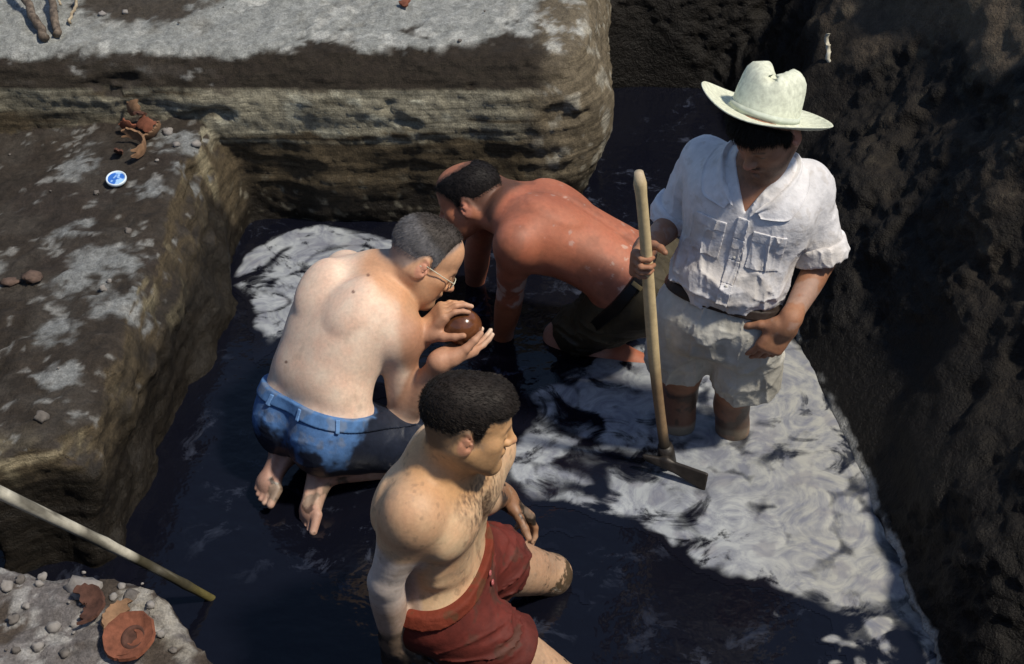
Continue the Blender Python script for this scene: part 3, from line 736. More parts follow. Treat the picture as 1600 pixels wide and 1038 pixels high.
# ---------------------------------------------------------------- the man bending at the wall
def bending_man():
    J = dict(hd=V(-.132, 4.228, .495), nk=V(-.013, 4.165, .495), lS=V(.010, 3.985, .497), rS=V(-.081, 4.333, .464), lE=V(-.006, 4.085, .225), lW=V(-.033, 4.163, -.02), rE=V(-.118, 4.412, .188), rW=V(-.135, 4.50, -.05),
             lHp=V(.405, 3.965, .280), rHp=V(.440, 4.151, .280), lK=V(.165, 4.150, .0), rK=V(.26, 4.30, -.03), lA=V(.541, 3.987, -.045), rA=V(.578, 4.237, -.05))
    root = tag(empty('person', (.2, 4.1, 0)), 'balding shirtless man in dark trousers on his knees reaching into the water', 'person')
    sc = 1.02; T = Torso(J, .022, sc, fat=.008, wide=1.04); S = Shape()
    T.add(S); muscles(S, T, sc, .8, 1.0, .006); legs(S, J, T, sc); SB = Shape(); SB.L = list(S.L); limbs(S, J, T, sc, 1.03)
    hM = head_frame(V(-.889, .161, -.429), V(-.366, .316, .876)); hc = J['hd']
    add_head(S, hc, hM, 1.02, J['nk'], .060)
    add_hand(S, J['lW'], V(-.05, 0, -1), V(-.8, .3, 0), -1, [(.3, .4, .3)] * 4, 1.03)
    add_hand(S, J['rW'], V(-.05, .2, -1), V(-.8, -.3, 0), 1, [(.3, .4, .3)] * 4, 1.03)
    def colf(P):
        o = skin_base(P, (.37, .125, .070), .48, 17); t, u, v = T.local(P)
        blend(o, (.28, .085, .045), np.clip(.35 + .7 * fbm(P * 7, 4, 3), 0, .6) * sstep(.02, -.05, v))
        blend(o, (.20, .075, .045), np.clip(sstep(.0, .5, fbm(P * 13, 5, 78, .62)) * .5, 0, 1))
        n = fbm(P * 20, 4, 9); ta, da = bone(P, J['lS'], J['lE']); arm = sstep(.08, .06, da)
        blend(o, (.50, .40, .36), sstep(.05, .25, n) * sstep(.35, .5, ta) * arm * .7, .8)
        tf, df = bone(P, J['lE'], J['lW']); fa = sstep(.07, .055, df); blend(o, (.30, .10, .045), fa * sstep(-.02, .1, tf) * .9)
        spl = sstep(.60, .70, fbm(P * 48, 3, 44)) * sstep(.40, .25, t) * sstep(.02, -.04, v); blend(o, (.5, .38, .32), spl * .6, .85)
        spl = sstep(.86, .95, fbm(P * 38, 3, 5)) * sstep(.02, -.04, v); blend(o, (.4, .3, .27), spl * .5)
        blend(o, (.58, .36, .28), sstep(.16, .10, t + .02 * n) * sstep(-.1, 0, t) * .7)
        hm = sstep(.20, .14, np.linalg.norm(P - hc, axis=1)); blend(o, (.38, .15, .08), hm * .7)
        head_colours(o, P, hc, hM, 1.02); hair_fade(o, P, hc, hM, 1.02, zl, (.03, .02, .016), bald)
        for sd in ('lK', 'rK'): blend(o, (.45, .24, .18), sstep(.2, .15, np.linalg.norm(P - J[sd], axis=1)))
        return o
    zl = [(-.12, -.055), (-.085, -.052), (-.055, -.03), (-.03, .006), (-.012, .030), (.004, .020), (.014, -.006), (.024, -.002), (.03, .03), (.05, .055), (.08, .07), (.11, .08)]
    bald = lambda q: np.sqrt(((q - [0, .040, .125]) ** 2 / np.square([.046, .085, .065])).sum(1)) * .06 - .06 + .006 * vnoise(q * 45, 6)
    body_mesh(S, root, colf, .0045)
    def hcol(q): return np.array([.012, .010, .010]) * (.7 + .6 * (.5 + .5 * fbm(q * 70, 3, 3)))[:, None]
    make_hair(root, hc, hM, 1.02, zl, hcol, .008, bald, None, 9000, .006, (0, -.5, -.4), 8)
    fm = np.array([T.lat(0), T.f0, T.w]); C = Shape(); T.add(C, .014, t1=.16)
    for sd in ('r', 'l'):
        Hp, K = J[sd + 'Hp'], J[sd + 'K']; l = K - Hp
        C.chain([Hp, Hp + l * .35, Hp + l * .80], np.array([.100, .098, .086]), .01)
        C.ell(T.at(-.02, .078 * (1 if sd == 'r' else -1), -.070), T.M(0), V(.094, .082, .105), .03)
    waist_cut(C, J, T, T.at(.14, 0, 0), T.fr(.13)[2])
    C.half(J['lHp'] + (J['lK'] - J['lHp']) * .86, nrm(J['lK'] - J['lHp']), .008)
    lM = np.array([nrm(np.cross(J['lK'] - J['lHp'], V(0, 0, 1))), V(0, 0, 1), nrm(J['lK'] - J['lHp'])])
    def oc(P):
        o = flatcol((.050, .040, .022), .7, .3, 14, 6)(P); blend(o, (.012, .010, .007), sstep(.0, .08, .12 - P[:, 2] + .03 * fbm(P * 12, 3, 2)) * .85, .45); return o
    tr = solid_cloth('dark_trousers', C, lambda P: folds(P, lM, (26, 22, 6), .009, 13, .8), MAT['wet_cloth'], root, oc, .0045, under=hips_shape(J, T, sc, .75))
    bo, belt = band('belt', SB, T, .0165, .085, .155, MAT['cloth'], root, flatcol((.010, .008, .007), .4), J=J)
    l, f, ww = T.fr(.10); d = nrm(-l * .9 + f * .0 - f * .45); c = T.at(.10, -.150, -.075)
    M = np.array([nrm(np.cross(ww, d)), d, ww]); patch_on('belt_loop', belt, c, M, (.007, .05, .022), .004, MAT['cloth'], tr, flatcol((.25, .19, .09)))
    return J, T

# ---------------------------------------------------------------- the man with the hat and the hoe
GRIP = {'c': at_y(1010, 416, 3.455)}
_d = nrm(V(-.34, -.92, .10)); _n = nrm(V(.90, -.34, .0)); _n = nrm(_n - (_n @ _d) * _d); GRIP['W'] = GRIP['c'] - _d * .090 - _n * .032
def standing_man():
    J = dict(hd=V(.685, 3.578, 1.127), nk=V(.678, 3.620, .980), rS=at_z(1104, 246, .938), lS=at_z(1262, 284, .925), rE=V(.472, 3.775, .707), rW=GRIP['W'],
             lE=V(.880, 3.610, .680), lW=at_y(1230, 506, 3.440), rHp=V(.512, 3.595, .512), lHp=V(.682, 3.545, .502), rK=V(.521, 3.697, .132), lK=V(.678, 3.654, .118), rA=V(.530, 3.691, -.258), lA=V(.709, 3.715, -.266))
    root = tag(empty('person', (.6, 3.62, 0)), 'man in straw hat, white shirt and pale shorts standing in the foam with a hoe', 'person')
    sc = .95; T = Torso(J, .01, sc); S = Shape()
    T.add(S); legs(S, J, T, sc); SB = Shape(); SB.L = list(S.L); limbs(S, J, T, sc, .96)
    hM = head_frame(V(-.60, -.62, -.48), V(-.15, -.12, .95)); hc = J['hd']
    add_head(S, hc, hM, .98, J['nk'] + V(-.01, -.01, 0), .054)
    d = nrm(V(-.34, -.92, .10)); n = nrm(V(.90, -.34, .0)); n = nrm(n - (n @ d) * d)
    add_hand(S, J['rW'], d, n, 1, [(.70, 1.15, .95), (.74, 1.15, .95), (.78, 1.18, .95), (.82, 1.2, 1.0)], .98, thumb=(.45, .55, .85), tcurl=.45, spread=0)
    dl = nrm(at_y(1200, 546, 3.430) - J['lW'])
    add_hand(S, J['lW'], dl, V(-.25, .85, -.2), -1, [(.25, .45, .3), (.3, .5, .35), (.35, .5, .4), (.4, .55, .4)], 1.0, thumb=(.8, .5, .3), spread=.02)
    def colf(P):
        o = skin_base(P, (.29, .135, .075), .5, 27); n = fbm(P * 18, 4, 3)
        for sd in ('r', 'l'):
            t, dd = bone(P, J[sd + 'K'], J[sd + 'A']); leg = sstep(.10, .07, dd)
            blend(o, (.16, .080, .052), leg * .9); blend(o, (.045, .033, .025), leg * sstep(-.15, .25, n) * .8, .4)
            blend(o, (.36, .32, .24), leg * sstep(.030, .012, np.abs(P[:, 2] - .020 - .010 * n)) * (.6 if sd == 'r' else .25))
            t, dd = bone(P, J[sd + 'E'], J[sd + 'W']); blend(o, (.42, .33, .29), sstep(.07, .05, dd) * sstep(.0, .3, n) * .35, .75)
        head_colours(o, P, hc, hM, .98, beard=(.07, .04, .028), brow=(.01, .008, .007))
        q = ((P - hc) @ hM.T) / .98
        blend(o, (.015, .011, .009), sstep(1.2, .8, np.sqrt(((q - [0, .100, -.044]) ** 2 / np.square([.024, .014, .006])).sum(1))) * .8)
        return o
    hat_up = nrm(V(.25, .28, .91)); hat_c = at_y(1193, 181, 3.600)
    S.half(hat_c + hat_up * .004, hat_up); body_mesh(S, root, colf)
    zl = [(-.12, -.055), (-.085, -.055), (-.055, -.045), (-.03, -.01), (-.012, .012), (.004, .010), (.012, -.016), (.026, -.016), (.032, .022), (.050, .036), (.075, .048), (.098, .052), (.12, .055)]
    make_hair(root, hc, hM, .98, zl, lambda q: np.tile(np.array([.010, .008, .007]), (len(q), 1)), .016, None, lambda P: (hat_c - hat_up * .004 - P) @ hat_up, 7000, .018, (0, .5, -.8), 15)
    # shirt: loose tube, blousing over the belt, sleeves to the rolled cuffs
    fm = np.array([T.lat(.5), T.f0, T.w]); SH = Shape()
    ts = [.205, .23, .32, .45, .58, .74, .87, .95, 1.0]
    T.add(SH, 0, t0=.205, t1=1.0, T=ts, A=[.140, .158, .164, .160, .160, .164, .156, .105, .066], B=[.104, .118, .124, .118, .116, .118, .112, .090, .068])
    SH.ell(T.at(.29, .02, .055), T.M(.25), V(.125, .080, .055), .05)
    cuffs = []; SU = Shape(); T.add(SU, 0, t0=.2); limbs(SU, {**J, 'rW': J['rE'] + (J['rE'] - J['rS']) * .02, 'lW': J['lE'] + (J['lE'] - J['lS']) * .02}, T, sc, .96)
    SU.L = [e for i, e in enumerate(SU.L) if i == 0 or (i - 1) % 5 < 3]
    for sd in ('r', 'l'):
        sg = 1 if sd == 'r' else -1; Sh, El = J[sd + 'S'], J[sd + 'E']; e = El - Sh
        SH.cone(T.at(.95, .045 * sg, -.008), Sh + V(0, 0, -.004), .050, .046, .03)
        a = .80 if sd == 'l' else .84
        SH.chain([Sh, Sh + e * .45, Sh + e * a], [.054, .064, .070], .004)
        SH.cone(T.at(.70, .10 * sg, 0), Sh + e * .12, .078, .056, .05)
        cuffs.append((Sh + e * (a - .10), Sh + e * (a + .13)))
    SH.cone(J['nk'] + T.f0 * .05 - T.w * .04, J['nk'] + T.w * .12 + T.f0 * .05, .040, .052, .01, 's')
    vc = T.at(.955, 0, .11)
    ax = nrm(T.at(.78, 0, .12) - vc)
    SH.add(lambda P: np.maximum(np.abs((P - vc) @ T.lat(1)) - .030 * (1 - np.clip((P - vc) @ ax / .062, -1, 1)), np.abs((P - vc) @ T.f0) - .075), vc, .2, .006, 's')
    def sfold(P):
        t, u, v = T.local(P)
        f = folds(P, fm, (24, 14, 5), .0075, 61, .7) + folds(P, fm, (12, 12, 16), .007, 71, .8) * sstep(.5, .2, t)
        for sd, s2 in (('r', 81), ('l', 91)):
            tb, db = bone(P, J[sd + 'S'], J[sd + 'E']); m = sstep(.10, .08, db) * sstep(.1, .3, tb)
            f = f * (1 - m) + m * folds(P, fm, (20, 20, 9), .006, s2, .6)
        return f
    def white(P):
        o = np.ones((len(P), 4)); n = fbm(P * 11, 4, 4); o[:, :3] = np.array([.60, .59, .61]) * (1 + .05 * n)[:, None]; o[:, 3] = .9
        blend(o, (.46, .42, .38), sstep(.15, .5, fbm(P * 7, 4, 19)) * .55); blend(o, (.40, .36, .33), sstep(.45, .6, fbm(P * 45, 3, 29)) * .35)
        return o
    base = dressed(SH, sfold, SU, .007)
    lo, hi = bounds(SH); lo[2] = T.at(.18, 0, 0)[2] - .05
    Vv, F = mesh_sdf(base, lo, hi, .004); shirt = mesh_obj('white_shirt', Vv, F, MAT['cloth'], root, white(Vv))
    for k, (a, b) in enumerate(cuffs):
        ring_cloth('rolled_cuff', a, b, .080, .084, 0, MAT['cloth'], shirt, lambda P: white(P) * [1.08, 1.08, 1.08, 1], lambda P: folds(P, fm, (20, 20, 26), .004, 33 + k, .6))
    bb = lambda P: base(P)
    l, f, w = T.fr(.5); M = np.array([l, f, w])
    for u in (.082, -.085):
        c = T.at(.60, u, .10); patch_on('pocket', bb, c, M, (.045, .07, .052), .0024, MAT['cloth'], shirt, white, .002, .0014)
        c = T.at(.70, u, .10); patch_on('pocket_flap', bb, c, M, (.046, .07, .016), .0024, MAT['cloth'], shirt, lambda P: white(P) * [1.03, 1.03, 1.03, 1], .002, .0028)
    for t in (.74, .60, .46, .32):
        patch_on('placket', bb, T.at(t - .015, -.006, .11), M, (.017, .09, .0325), .0024, MAT['cloth'], shirt, lambda P: white(P) * [1.05, 1.05, 1.05, 1], .0025, .0022)
    for t in (.70, .53, .36):
        c = T.at(t, -.006, .11); s_ = np.linspace(.0, .08, 60); dd = bb(c[None] + f * s_[:, None] - f * .03); c = c + f * (s_[np.argmin(np.abs(dd))] - .03 + .0045)
        bt = Shape(); bt.ell(c, M, (.0055, .0025, .0055), 0); Vv, F = mesh_sdf(lambda P, *a: bt(P), *bounds(bt, .003), .001, bs=6); mesh_obj('button', Vv, F, M_plain('shirt_button', (.6, .58, .52), .3), shirt)
    # collar: two pointed leaves folded down over the neck line
    for s in (-1, 1):
        ring = [T.at(1.02, .010 * s, -.070), T.at(1.02, .062 * s, -.040), T.at(.985, .078 * s, .020), T.at(.93, .062 * s, .085), T.at(.86, .030 * s, .128)]
        outer = [T.at(.95, .012 * s, -.098), T.at(.95, .105 * s, -.060), T.at(.915, .125 * s, .025), T.at(.845, .125 * s, .105), T.at(.835, .052 * s, .142)]
        CS = Shape()
        R = np.array(ring); O = np.array(outer); tt = np.linspace(0, 4, 25)
        ip = lambda A: np.stack([np.interp(tt, range(5), A[:, k]) for k in range(3)], 1)
        R, O = ip(R), ip(O)
        for _ in range(3): R[1:-1] = (R[:-2] + 2 * R[1:-1] + R[2:]) / 4
        grid = np.stack([R * (1 - k) + O * k + T.w * .010 * math.sin(k * math.pi) for k in np.linspace(0, 1, 9)], 1)
        G = grid.reshape(-1, 3)
        for _ in range(25):                                            # lay it on the shirt
            e = .002; dd = base(G); gr = np.stack([base(G + V(*r) * e) - dd for r in EYE3], 1); gr /= np.maximum(np.linalg.norm(gr, axis=1), 1e-9)[:, None]
            tgt = np.where(np.arange(len(G)) % 9 < 3, .012, .006); G = G + gr * (np.clip(tgt - dd, -.004, .02) * .5)[:, None] * (np.arange(len(G)) % 9 > 0)[:, None]
        gg = G.reshape(25, 9, 3)
        for _ in range(2): gg[1:-1] = (gg[:-2] + 2 * gg[1:-1] + gg[2:]) / 4
        G = gg.reshape(-1, 3); nG = len(G)
        FQ = np.array([[i * 9 + j, i * 9 + j + 1, (i + 1) * 9 + j + 1, (i + 1) * 9 + j] for i in range(24) for j in range(8)])
        if s > 0: FQ = FQ[:, ::-1]
        N = vnormals(G, FQ); Vv = np.concatenate([G + N * .0015, G - N * .0015])
        rim = [j for j in range(9)] + [i * 9 + 8 for i in range(1, 25)] + [24 * 9 + j for j in range(7, -1, -1)] + [i * 9 for i in range(23, 0, -1)]
        RQ = np.array([[rim[i], rim[(i + 1) % len(rim)], rim[(i + 1) % len(rim)] + nG, rim[i] + nG] for i in range(len(rim))])
        if s < 0: RQ = RQ[:, ::-1]
        mesh_obj('collar', Vv, np.concatenate([FQ, FQ[:, ::-1] + nG, RQ[:, ::-1]]), MAT['cloth'], shirt, white(Vv) * [1.08, 1.08, 1.08, 1])
    # belt and wide shorts
    C = Shape(); T.add(C, .014, t1=.23)
    for sd in ('r', 'l'):
        Hp, K = J[sd + 'Hp'], J[sd + 'K']; l_ = K - Hp; sg = 1 if sd == 'r' else -1; o = T.lh * sg * .012
        C.chain([Hp + o * .3, Hp + l_ * .4 + o, Hp + l_ * .95 + o * 1.6], [.098, .104, .108], .006)
        C.ell(T.at(-.02, .078 * sg, -.06), T.M(0), V(.088, .078, .095), .03)
        hp = Hp + l_ * (.60 if sd == 'r' else .66); nn = nrm(l_ - V(0, 0, .04))
        C.add((lambda hp, nn, ctr, sg: lambda P: np.where((P - T.pc) @ T.lh * sg > 0, (P - hp) @ nn, -1.0))(hp, nn, Hp, sg), hp, 1e3, .004, 'i')
    C.half(T.at(.205, 0, 0), T.fr(.2)[2], .01)
    def beige(P):
        o = np.ones((len(P), 4)); n = fbm(P * 12, 4, 14); o[:, :3] = np.array([.47, .46, .42]) * (1 + .12 * n)[:, None]; o[:, 3] = .85
        blend(o, (.30, .285, .25), sstep(.1, .45, fbm(P * 9, 4, 24)) * .6); return o
    so = solid_cloth('pale_shorts', C, lambda P: folds(P, fm, (20, 16, 5), .010, 51, .6) + folds(P, fm, (9, 9, 12), .005, 53, .6), MAT['cloth'], root, beige, under=hips_shape(J, T, sc, .9))
    band('belt', SB, T, .018, .155, .215, MAT['cloth'], root, flatcol((.025, .017, .014), .5))
    # straw hat
    up = hat_up; fr = nrm(V(-.35, -.9, 0)); hm = head_frame(np.cross(up, np.cross(fr, up)), up)
    nu, rings = 64, []
    prof = [(.184, .022), (.180, .0185), (.163, .0115), (.140, .006), (.118, .003), (.104, .004), (.0985, .011), (.097, .028), (.095, .058), (.092, .090), (.087, .112), (.076, .127), (.057, .133), (.03, .133), (.008, .132)]
    for r, z in prof:
        row = []
        for i in range(nu):
            a = 2 * math.pi * i / nu; ca, sa = math.cos(a), math.sin(a); el = 1.0 if r > .1 else 1.0
            x = r * ca * (.95 if r < .1 else .98); y = r * sa * (1.12 if r < .1 else 1.03); zz = z
            if r > .1: k = (r - .1) / .09; zz += .014 * k * k * (ca * ca) - .014 * k * k * (sa * sa) + .006 * k * math.sin(3 * a + 1)
            else:
                hh = max(0, (z - .05) / .08)
                zz -= hh * .030 * math.exp(-(x / .022) ** 2) * (1 if abs(y) < .09 else .6)
                pin = hh * math.exp(-((y - .055) / .035) ** 2) * .018; x -= np.sign(x) * min(abs(x), pin) * (abs(x) > .02)
                zz += .004 * math.sin(5 * a) * hh
            row.append(hat_c + V(x, y, zz) @ hm)
        rings.append(row)
    G = np.array(rings); nr = len(prof)
    FQ = np.array([[i * nu + j, i * nu + (j + 1) % nu, (i + 1) * nu + (j + 1) % nu, (i + 1) * nu + j] for i in range(nr - 1) for j in range(nu)])
    P0 = G.reshape(-1, 3); N = vnormals(P0, FQ); P1 = P0 - N * .003
    cap = [(nr - 1) * nu + j for j in range(nu)]
    FQ2 = FQ[:, ::-1] + len(P0); RIM = np.array([[(j + 1) % nu, j, j + len(P0), (j + 1) % nu + len(P0)] for j in range(nu)])
    hat = tag(empty('straw_hat', tuple(hat_c)), 'pale straw hat with tall creased crown worn by the standing man', 'hat')
    m, nt, b = mat_new('straw', .8, (.72, .74, .60), .25)
    rgb = nd(nt, 'ShaderNodeRGB'); rgb.outputs[0].default_value = (.66, .68, .55, 1); vary(nt, b, rgb.outputs[0], 70, .72, 1.15)
    wv = nd(nt, 'ShaderNodeTexWave', Scale=140.0, Distortion=6.0); tc = nd(nt, 'ShaderNodeTexCoord'); nt.links.new(tc.outputs['Object'], wv.inputs['Vector']); bump(nt, b, wv.outputs['Fac'], .35, .0015)
    crown_rows = 5
    fb = FQ[:crown_rows * nu]; fc = FQ[crown_rows * nu:]
    def sub(fs):
        F_ = np.concatenate([fs, fs[:, ::-1] + len(P0)] + ([RIM] if fs is fb else [])); VV = np.concatenate([P0, P1]); u = np.unique(F_); mm = np.full(len(VV), -1); mm[u] = np.arange(len(u)); return VV[u], mm[F_]
    Vv, F = sub(fb); mesh_obj('brim', Vv, F, m, hat)
    Vv, F = sub(fc); F = [list(map(int, q)) for q in F]; VV = np.concatenate([P0, P1]); u = np.unique(np.concatenate([fc, fc + len(P0)])); mm = np.full(len(VV), -1); mm[u] = np.arange(len(u))
    F.append([int(mm[c]) for c in cap]); cr = mesh_obj('crown', Vv, F, m, hat)
    bd = []
    for i, (r, z) in enumerate(((.1010, .008), (.0995, .024))):
        bd += [hat_c + V(r * .955 * math.cos(2 * math.pi * j / nu), r * 1.125 * math.sin(2 * math.pi * j / nu), z) @ hm for j in range(nu)]
    bi = [p - (p - hat_c) * .03 for p in bd]
    n2 = 2 * nu
    BF = np.array([[j, (j + 1) % nu, nu + (j + 1) % nu, nu + j] for j in range(nu)] + [[nu + j, nu + (j + 1) % nu, n2 + nu + (j + 1) % nu, n2 + nu + j] for j in range(nu)] + [[(j + 1) % nu, j, n2 + j, n2 + (j + 1) % nu] for j in range(nu)])
    mesh_obj('hat_band', np.array(bd + bi), BF, M_plain('hat_band', (.50, .54, .46), .8), hat)
    return J, T

def tube_mesh(pts, rad, nu=14, cap=True):
    pts = [np.asarray(p, float) for p in pts]; Vv = []; F = []
    d0 = nrm(pts[-1] - pts[0]); sx = nrm(np.cross(d0, V(.3, .9, .31))); sy = np.cross(d0, sx)
    for p, r in zip(pts, rad): Vv += [p + r * (math.cos(2 * math.pi * j / nu) * sx + math.sin(2 * math.pi * j / nu) * sy) for j in range(nu)]
    for i in range(len(pts) - 1): F += [[i * nu + j, i * nu + (j + 1) % nu, (i + 1) * nu + (j + 1) % nu, (i + 1) * nu + j] for j in range(nu)]
    if cap: F += [list(range(nu))[::-1], [(len(pts) - 1) * nu + j for j in range(nu)]]
    return np.array(Vv), F
def wood(name, c0, c1, rough=.6, sc=(60, 60, 4)):
    m, nt, b = mat_new(name, rough, c0, .3); tc = nd(nt, 'ShaderNodeTexCoord'); mp = nd(nt, 'ShaderNodeMapping'); mp.inputs['Scale'].default_value = sc
    nt.links.new(tc.outputs['Object'], mp.inputs['Vector']); n = noise_node(nt, 1.0, 6, .65, mp.outputs[0]); cr = nd(nt, 'ShaderNodeValToRGB')
    cr.color_ramp.elements[0].color = (*c1, 1); cr.color_ramp.elements[0].position = .35; cr.color_ramp.elements[1].color = (*c0, 1); cr.color_ramp.elements[1].position = .62
    nt.links.new(n.outputs['Fac'], cr.inputs[0]); nt.links.new(cr.outputs[0], b.inputs['Base Color']); bump(nt, b, n.outputs['Fac'], .3, .003); return m

# ------------------------------------------------------------------ the pit: earth, mud and water
def rmax(a, b, k): return -smin(-a, -b, k)
FOOT_Y = [1.0, 2.5, 2.8, 3.1, 3.5, 4.14, 4.6, 5.2, 6.5]; FOOT_X = [1.22, 1.15, 1.12, 1.096, 1.06, .965, .93, .90, .88]
def left_field(P, *a):
    n1 = fbm(P * 1.7, 2, 101); n2 = fbm(P * 4.5, 2, 111)
    x = P[:, 0] + .020 * n1 + .012 * n2; y = P[:, 1] + .018 * n2 - .012 * n1; z = P[:, 2] + .008 * n2
    x = x + np.where(P[:, 1] < 4.75, .040 * fbm(P * 2.6, 3, 121) + .018 * fbm(P * 7, 2, 123), 0) * sstep(4.75, 4.55, P[:, 1])
    bulge = .10 * np.sin(np.clip(z, 0, .7) / .7 * math.pi)
    back = rmax(x - (.29 + bulge - .10 * np.maximum(0, z - .45)), -(y - 4.865), .34)
    back = rmax(back, (-(y - 4.865) * .80 + (z - .555) * .60), .03)
    back = rmax(back, z - (.665 + .10 * (y - 4.95)), .05)
    lx = np.interp(P[:, 1], [2.9, 3.3, 3.8, 4.3, 4.9], [-1.125, -1.10, -1.03, -1.01, -.98])
    left = rmax(x - lx + .14 * z + .05 * sstep(.25, .45, z), z - .425 + .06 * sstep(-1.2, -1.9, x), .04)
    left = rmax(left, -(y - 3.02 - .06 * np.sin(x * 9) - .10 * z), .05)
    notch = rmax(x + 1.45, y - 3.5, .05); left = rmax(left, -notch * 1.0, .04)
    return smin(back, left, .04)
def front_field(P, *a):
    n1 = fbm(P * 2.3, 2, 201); n2 = fbm(P * 6, 2, 211); x = P[:, 0] + .012 * n2; y = P[:, 1] + .014 * n1; z = P[:, 2] + .010 * n2
    d = rmax(z - .452, (x + .845) * .80 + (y - 2.56) * .60 + .05 * (z - .45), .04)
    d = rmax(d, (y - 2.585) + .17 * (x + .86) + .12 * (z - .45), .05)
    return d
def right_field(P, *a):
    n1 = fbm(P * 1.3, 3, 301); n2 = fbm(P * 4.0, 3, 311)
    x, y, z = P[:, 0], P[:, 1], P[:, 2]
    s = x - np.interp(y, FOOT_Y, FOOT_X) + .012 * n2
    prof = np.interp(z, [-.5, 0, .25, .7, 1.0, 1.35], [-.10, 0, .19, .50, .70, 1.10])
    m = sstep(0, .25, z)
    d = (prof - s) * .82 + m * (.085 * n1 + .035 * n2)
    d = rmax(d, z - 1.28, .1)
    far = -(y - 5.93) + .05 * n1 + .25 * np.maximum(z, 0)
    far = rmax(far, z - .9, .1)
    return smin(d, far, .12)

def pit_mesh(name, fn, lo, hi, h, colf, dispf, mat, inner=.0):
    Vv, F = mesh_sdf(fn, lo, hi, h, lip=1.7)
    N = vnormals(Vv, F); Vv = Vv + N * dispf(Vv, N)[:, None]
    N = vnormals(Vv, F)
    o = mesh_obj(name, Vv, F, mat, None, colf(Vv, N)); tag(o, kind='structure')
    return o, Vv, N
def ridge(P, octv, seed):
    return 1 - 2 * np.abs(fbm(P, octv, seed))

